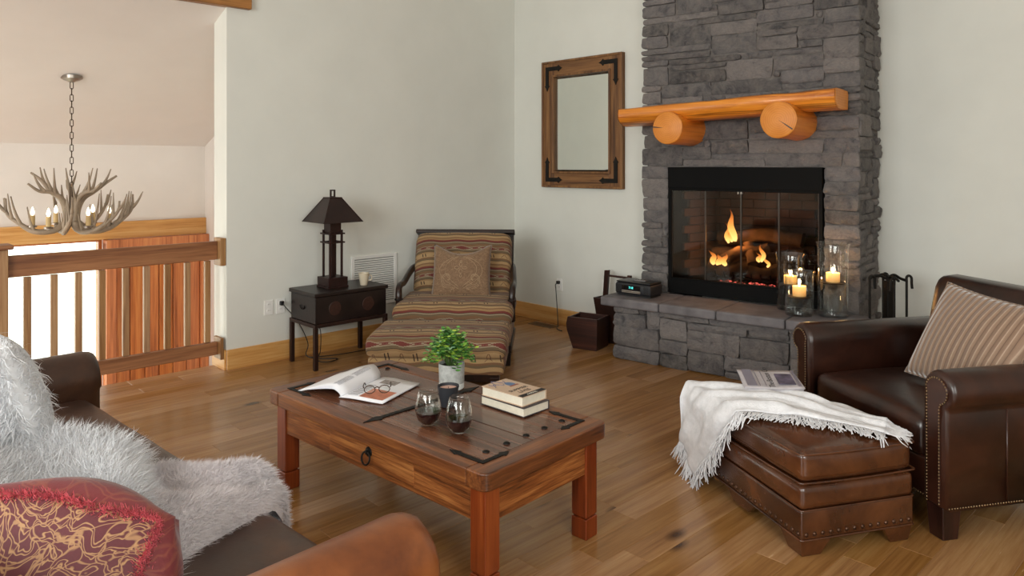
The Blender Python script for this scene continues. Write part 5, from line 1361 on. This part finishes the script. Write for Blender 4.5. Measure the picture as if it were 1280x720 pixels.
def tool(x, y, hook, kind):
    m = MB(); n = 26
    pts = [(x, y, 0.76 - 0.60*i/n) for i in range(n+1)]
    m.tube(pts, [0.0085 + 0.0022*sin(i*1.9)*(1 if i > 12 else 0) for i in range(n+1)], 8)
    m.tube(spline([(x, y, 0.75), (x, y, 0.783), (x+hook*0.014, y-0.006, 0.795), (x+hook*0.030, y-0.008, 0.78), (x+hook*0.032, y-0.008, 0.74), (x+hook*0.036, y-0.008, 0.705)], 5), 0.009, 8)
    t = m.build('tool_shaft', M['iron'], ft, smooth='all')
    if kind == 'shovel': MB().bb(x-0.05, x+0.05, y-0.004, y+0.004, 0.05, 0.20).build('shovel_blade', M['iron'], t, bevel=0.003)
    elif kind == 'brush':
        MB().lathe([(0.02, 0.20), (0.03, 0.18), (0.045, 0.05), (0.0, 0.05)], 14, (x, y, 0)).build('brush_head', M['iron'], t, smooth=40)
    else: MB().tube([(x, y, 0.16), (x+0.03, y, 0.13), (x+0.05, y, 0.16)], 0.008, 6).build('poker_tip', M['iron'], t)
tool(-0.128, 0.012, 1, 'poker'); tool(0.132, -0.01, 1, 'poker'); tool(-0.03, -0.115, -1, 'shovel'); tool(0.035, 0.11, 1, 'brush')
MB().bb(-0.022, 0.034, -0.03, 0.02, 0.10, 0.76).build('flat_bar', M['iron'], ft, bevel=0.004)

# ---------------------------------------------------------------- white throw and newspaper on the leather ottoman
M['throw'] = plain('white_knit', '#d9d9dc', 0.95, var=0.10, scale=30, bump=0.6, bscale=150)
rt_ = random.Random(9)
EX, EY, TOPZ = hx + 0.014, hy + 0.012, 0.434
def top_h(x, y): return TOPZ + 0.026*max(0, 1-(x/hx)**2)*max(0, 1-(y/hy)**2)
A0, A1 = Vector((-0.56, 0.47)), Vector((0.235, -0.335))       # centre line in plan, seen from above
Wd = 0.42
def drape(u, v, lift=0.0):
    ax = (A1 - A0); L = ax.length; d = ax/L; n = Vector((-d.y, d.x))
    w = Wd*(1.0 - 0.48*u*u)
    c = A0 + ax*u + Vector((0.03, 0.04))*sin(pi*u)
    wob = 0.028*noise.noise(Vector((u*6, v*2, 3.0)))
    p = c + n*((v-0.5)*w + wob)
    fold = 0.010 + 0.030*max(0, sin(v*17 + 3*noise.noise(Vector((u*3, v*2, 8)))))*(0.5+0.5*noise.noise(Vector((u*4, 1, 2)))) + 0.012*noise.noise(Vector((u*9, v*8, 5)))
    if 0.25 < u < 0.8: fold += 0.02*sin(pi*(u-0.25)/0.55)*sin(pi*v)
    x, y = p; dx = max(0, abs(x)-EX); dy = max(0, abs(y)-EY)
    drop = dx + dy
    xx = max(-EX, min(EX, x)); yy = max(-EY, min(EY, y))
    out = min(1, drop/0.05)
    nx_ = (-1 if x < 0 else 1)*out if dx > dy else 0; ny_ = (-1 if y < 0 else 1)*out if dy >= dx and dy > 0 else 0
    z = top_h(xx, yy) - drop*0.97 + (fold + 0.004)*(1-out)
    return Vector((xx + nx_*(0.012+fold+lift), yy + ny_*(0.012+fold+lift), max(0.02, z + lift*(1-out))))
th = thing('throw_blanket', 'white fringed knit throw draped across the leather ottoman', 'blanket', LO_LOC, LO_ROT)
MB().grid(lambda u, v: drape(u, v), 90, 44).build('knit_cloth', M['throw'], th, smooth='all', solid=0.006, fix=False)
def fringe_mesh(edge, outd, count, length, rng):
    mb = MB()
    for i in range(count):
        u = (i + rng.random())/count; p = edge(u); d = (edge(min(1, u+.01)) - edge(max(0, u-.01)))
        o = outd(u); o = (o + Vector((rng.gauss(0, .25), rng.gauss(0, .25), rng.gauss(0, .1)))).normalized()
        L = length*(0.7+0.5*rng.random()); pts = [p - o*0.004]
        for k in range(1, 5):
            q = p + o*L*k/4 + Vector((rng.gauss(0, .003), rng.gauss(0, .003), rng.gauss(0, 0.002)))
            dx = max(0, abs(q.x)-EX); dy = max(0, abs(q.y)-EY)
            if dx+dy <= 0.001 : q.z = max(q.z if False else 0, top_h(q.x, q.y) + 0.008 + 0.003*rng.random())
            else:
                q.z = p.z - L*k/4*0.9 if p.z < TOPZ else TOPZ - (dx+dy)
            pts.append(q)
        mb.tube(pts, [0.0032, 0.003, 0.0028, 0.0026, 0.0015], 4)
    return mb
dirv = (A1-A0).normalized(); nrm = Vector((-dirv.y, dirv.x))
fr_ = fringe_mesh(lambda u: drape(u, 0.0), lambda u: Vector((-nrm.x + 0.3*sin(u*9), -nrm.y, 0)), 330, 0.075, rt_)
a = fringe_mesh(lambda v: drape(1.0, v), lambda v: Vector((dirv.x, dirv.y, 0)), 120, 0.085, rt_); fr_.add(a.v, a.f)
a = fringe_mesh(lambda v: drape(0.0, v), lambda v: Vector((-0.2, 0, -1)), 120, 0.09, rt_); fr_.add(a.v, a.f)
fr_.build('fringe', M['throw'], th, smooth='all', kind='stuff', fix=False)

np2 = thing('folded_newspaper', 'folded newspaper lying on the white throw', 'newspaper', tuple(lot(0.03, 0.205, 0.504)), LO_ROT - radians(24))
np2.rotation_euler = (radians(5), radians(-1), LO_ROT - radians(24))
M['news'] = plain('newsprint', '#b9b3b6', 0.85, var=0.07, scale=50)
nW, nH = 0.270, 0.235
for k in range(4):
    MB().grid(lambda u, v: ((u-.5)*nW + 0.004*k*(0.5-v), (v-.5)*nH - 0.002*k, 0.004*k + 0.006*noise.noise(Vector((u*2, v*2, k*0.2)))), 10, 10).build('sheet', M['news'], np2, smooth='all', solid=0.0016)
z = 0.0205
text('headline', 'The Boston City', 0.040, M['ink'], np2, (-0.006, 0.0, z), (0, 0, radians(90)), 0.0003)
MB().bb(0.030, 0.108, -0.085, 0.045, 0.0165, z).build('news_photo', plain('news_photo', '#5d5568', 0.7, var=0.6, scale=18), np2)
tx = MB()
for i in range(7):
    for j in range(10):
        if i in (0,) : tx.bb(0.118, 0.130, -0.10+j*0.02, -0.085+j*0.02, 0.0165, z)
for j in range(26): tx.bb(-0.12, -0.075, -0.105+j*0.008, -0.1015+j*0.008, 0.0165, z)
tx.bb(-0.062, -0.060, -0.11, 0.11, 0.0165, z).bb(-0.034, -0.0325, -0.11, 0.11, 0.0165, z)
tx.build('news_text', plain('news_ink', '#777078', 0.8), np2, kind='stuff')

# ---------------------------------------------------------------- sofa: pillows, sheepskin, fur throw
M['fur_white'] = plain('white_sheepskin', '#d9d9db', 0.75, var=0.06, scale=10)
M['fur_grey'] = plain('pale_grey_fur', '#d3cccd', 0.75, var=0.16, scale=7)
rf = random.Random(31)
rp = thing('red_paisley_pillow', 'red and gold paisley pillow with fluffy red trim at the bottom left', 'pillow', (-1.07, 1.72, 0.59), 0)
rp.rotation_euler = (radians(-34), radians(13), radians(6))
RW, RH = 0.56, 0.46
merge(pillow_mesh(RW, RH, 0.22, -0.02, 40, 9.0, None, 0.9).build('flange_cover', M['red_flange'], rp))
Pf = pillow_surf(RW, RH, 0.222, -0.02, 1, 9.0, 0.9); Pb = lambda u, v: Pf(u, v)
q0, q1 = 0.15, 0.85
MB().grid(lambda u, v: (lambda p: (p[0], p[1]-0.003, p[2]))(Pf(q0 + (q1-q0)*u, q0 + (q1-q0)*v)), 30, 30).build('paisley_panel', M['paisley_red'], rp, smooth='all', fix=False)
def edge_path(t):
    k = int(t*4) % 4; a = t*4 - int(t*4)
    w = 0.012*sin(t*40)
    u, v = ((q0 + (q1-q0)*a, q0+w), (q1+w, q0 + (q1-q0)*a), (q1 - (q1-q0)*a, q1+w), (q0+w, q1 - (q1-q0)*a))[k]
    return u, v
tr_ = MB()
for i in range(6500):
    u, v = edge_path(rf.random()); u += rf.gauss(0, 0.011); v += rf.gauss(0, 0.013)
    p = Vector(Pf(u, v)); d = Vector((rf.gauss(0, .6), -0.8, rf.gauss(0, .6))).normalized(); s = d.orthogonal().normalized()*0.0011
    L = 0.013*(0.6+0.8*rf.random()); o = len(tr_.v)
    tr_.v += [tuple(p-s), tuple(p+s), tuple(p + d*L + s*0.6), tuple(p + d*L - s*0.6)]; tr_.f.append((o, o+1, o+2, o+3))
tr_.build('fluffy_trim', M['red_fringe'], rp, fix=False, kind='stuff')

wp = thing('white_fur_pillow', 'shaggy white fur pillow leaning at the far end of the brown sofa', 'pillow', tuple(sofa(-1.36, -0.46, 0.71)), SOFA_ROT)
wp.rotation_euler = (radians(16), 0, SOFA_ROT)
merge(pillow_mesh(0.54, 0.50, 0.22, 0.04, 24, 3.0).build('cover', M['fur_white'], wp))
fm = MB()
for sd in (1, -1):
    a = fur(pillow_surf(0.54, 0.50, 0.22, 0.04, sd, 3.0), 16000, 0.055, 0.0026, (0, 0, -0.3), rf, 0.35, 0.5)
    fm.add(a.v, a.f)
# orient hairs outwards: hairs leave both faces
fm.build('shaggy_pile', M['fur_white'], wp, fix=False, kind='stuff')

def heap(x0, x1, y0, y1, hfun):
    return lambda u, v: Vector((x0 + (x1-x0)*u, y0 + (y1-y0)*v, hfun(u, v)))
SEAT = 0.482
def sk_h(u, v):
    e = (max(0, 1-(2*u-1)**4)*max(0, 1-(2*v-1)**4))**0.6
    return SEAT - 0.01 + e*(0.150 + 0.035*noise.noise(Vector((u*4, v*3, 2))) + 0.03*sin(v*7+u*3))
ss = thing('white_sheepskin', 'fluffy white sheepskin spread over the sofa seat behind the red pillow', 'sheepskin', SOFA_LOC, SOFA_ROT)
def sks(u, v):
    x = -1.46 + 1.36*u + 0.05*noise.noise(Vector((v*4, 1, 1))); yb = -0.42 + 0.26*max(0, min(1, (x+1.34)/0.5)) - 0.29*max(0, x+0.84)
    y = -0.80 + (yb + 0.80)*v + 0.05*noise.noise(Vector((u*4, 5, 1)))*v
    return Vector((x, y, sk_h(u, v)))
MB().grid(sks, 40, 30).build('hide', M['fur_white'], ss, smooth='all', fix=False)
fur(sks, 30000, 0.060, 0.0020, (0.25, 0.2, 0.0), rf, 0.25, 0.5, True).build('long_wool', M['fur_white'], ss, fix=False, kind='stuff')
ft2 = thing('grey_fur_throw', 'pale grey fur throw rumpled over the front edge of the sofa seat', 'throw', SOFA_LOC, SOFA_ROT)
def fts(u, v):
    # v runs from the back over the front edge and down
    y = -0.50 + 0.64*v
    t = (y + 0.50)/0.55; xl = -1.0 + 0.22*min(1, t/0.65) + 0.33*max(0, (t-0.65)/0.35); xr = -0.06 - 0.13*min(1, t/0.47) - 0.11*max(0, (t-0.47)/0.53)
    x = xl + (xr-xl)*u + 0.04*noise.noise(Vector((v*4, 2, u)))
    e = max(0, 1-(2*u-1)**6)**0.6*max(0.0, 1-max(0.0, 0.12-v)/0.12)**0.6
    h = 0.082 + 0.10*noise.noise(Vector((u*3.2+4, v*3.6, 2))) + 0.03*sin(u*11 + v*5)
    z = SEAT - 0.012 + e*max(0.015, h)
    over = max(0.0, y - 0.015)
    if over > 0: z = z - over*1.1 - over*over*6; y = 0.015 + min(over, 0.045)*0.9 + 0.01*e
    return Vector((x, y, z))
MB().grid(fts, 44, 44).build('fur_backing', M['fur_grey'], ft2, smooth='all', fix=False)
fur(fts, 40000, 0.030, 0.0016, (0.2, 0.5, -0.1), rf, 0.3, 0.4, True).build('fur_pile', M['fur_grey'], ft2, fix=False, kind='stuff')

# ---------------------------------------------------------------- antler chandelier in the hall
M['antler'] = plain('antler_bone', '#8f7f6c', 0.55, var=0.28, scale=9, bump=0.3, bscale=40, rand=5)
M['ivory'] = plain('candle_sleeve', '#c7ab78', 0.6, var=0.1)
CH = room(-6.83, 1.54, 0); CZ = 0.0
chd = thing('antler_chandelier', 'antler chandelier hanging on a chain in the entry hall', 'chandelier', (CH.x, CH.y, 0.0), 0)
zc0 = zc(-6.83)
MB().lathe([(0.0, zc0-0.035), (0.02, zc0-0.035), (0.03, zc0-0.028), (0.055, zc0-0.020), (0.078, zc0-0.006), (0.08, zc0+0.02)], 28).build('ceiling_canopy', M['steel'], chd, smooth=50)
M['chain'] = plain('chain_bronze', '#4b3d30', 0.45, 0.8)
z = zc0 - 0.035; lk = None; i = 0
def link_mesh():
    pts = [(0.011*cos(a), 0, 0.018 + 0.011*sin(a)) for a in [pi*k/6 for k in range(7)]] + [(0.011*cos(a), 0, -0.018 + 0.011*sin(a)) for a in [pi + pi*k/6 for k in range(7)]]
    return MB().tube(pts, 0.0032, 6, closed=True)
while z > 1.36:
    l = (0, 0, z - 0.026); r = (0, 0, radians(90*(i % 2) + 25))
    if lk is None: lk = link_mesh().build('chain_link', M['chain'], chd, l, smooth='all'); lk.rotation_euler = r
    else: copy_mesh(lk, l, r, chd)
    z -= 0.051; i += 1
MB().tube([(0, 0, 1.39), (0, 0, 1.10)], 0.016, 8).build('center_rod', M['chain'], chd, smooth=True)
ra = random.Random(12)
def antler(th, beam, tines, base_r):
    """beam: list of (radius, height, swing); tines: (fraction, length, up, out, side)"""
    def P(r, z, sw): return Vector((cos(th+sw)*r*0.82, sin(th+sw)*r*0.82, z))
    bp = spline([P(*b) for b in beam], 6); m = MB(); n = len(bp)
    m.tube(bp, [base_r*(1-0.75*(k/(n-1))**1.3)+0.002 for k in range(n)], 7)
    for f, L, up, out, side in tines:
        k = int(f*(n-1)); p = bp[k]; er = Vector((cos(th), sin(th), 0)); et = Vector((-sin(th), cos(th), 0))
        d = (er*out + et*side + Vector((0, 0, up))).normalized()
        q = [p, p + d*L*0.35 + Vector((0, 0, -0.01)), p + d*L*0.7, p + d*L + Vector((0, 0, L*0.18))]
        m.tube(spline(q, 4), [base_r*0.62*(1-0.85*j/12)+0.0015 for j in range(13)], 6)
    return m.build('antler', M['antler'], chd, smooth='all')
for k in range(8):
    th = 2*pi*k/8 + 0.2 + ra.uniform(-.1, .1); sw = ra.choice((-1, 1))*ra.uniform(0.25, 0.5)
    antler(th, [(0.06, 1.10, 0), (0.16, 1.045+ra.uniform(-.02, .01), 0.05*sw), (0.32, 1.04, 0.35*sw), (0.44, 1.11, 0.75*sw), (0.53, 1.20+ra.uniform(-.02, .03), 0.9*sw), (0.55+ra.uniform(-.02, .02), 1.30+ra.uniform(-.05, .04), 0.95*sw)],
           [(0.42, 0.17, 1.0, 0.25, sw*0.4), (0.58, 0.20, 1.0, 0.35, sw*0.2), (0.72, 0.17, 1.0, 0.2, -sw*0.2), (0.84, 0.13, 0.8, 0.6, sw*0.5), (0.28, 0.13, 0.9, -0.1, -sw*0.5)], 0.022)
for k in range(5):
    th = 2*pi*k/5 + 0.75; sw = ra.uniform(-.2, .2)
    hi = ra.uniform(1.42, 1.52)
    antler(th, [(0.05, 1.07, 0), (0.05, 1.18, 0), (0.10, 1.29, sw), (0.20, 1.35, sw*1.5), (0.30, hi-0.06, sw*2), (0.40, hi, sw*2)],
           [(0.55, 0.19, 1.0, 0.35, 0.25), (0.72, 0.15, 0.9, 0.5, -0.35), (0.35, 0.14, 0.9, 0.3, -0.4)], 0.025)
M['bulb'] = glow('bulb_glow', (1.0, 0.86, 0.66, 1), 3.0)
for k in range(6):
    th = 2*pi*k/6 + 0.45; x, y = cos(th)*0.27, sin(th)*0.27
    MB().lathe([(0, 1.065), (0.03, 1.07), (0.033, 1.085), (0.02, 1.088), (0.0, 1.088)], 14, (x, y, 0)).build('candle_dish', M['steel'], chd, smooth=40)
    cs_ = MB().lathe([(0, 1.088), (0.018, 1.088), (0.018, 1.165), (0.0, 1.165)], 14, (x, y, 0)).build('candle_sleeve', M['ivory'], chd, smooth=40)
    MB().lathe([(0, 1.165), (0.009, 1.168), (0.0145, 1.185), (0.012, 1.205), (0.004, 1.228), (0, 1.235)], 12, (x, y, 0)).build('bulb', M['bulb'], cs_, smooth='all')
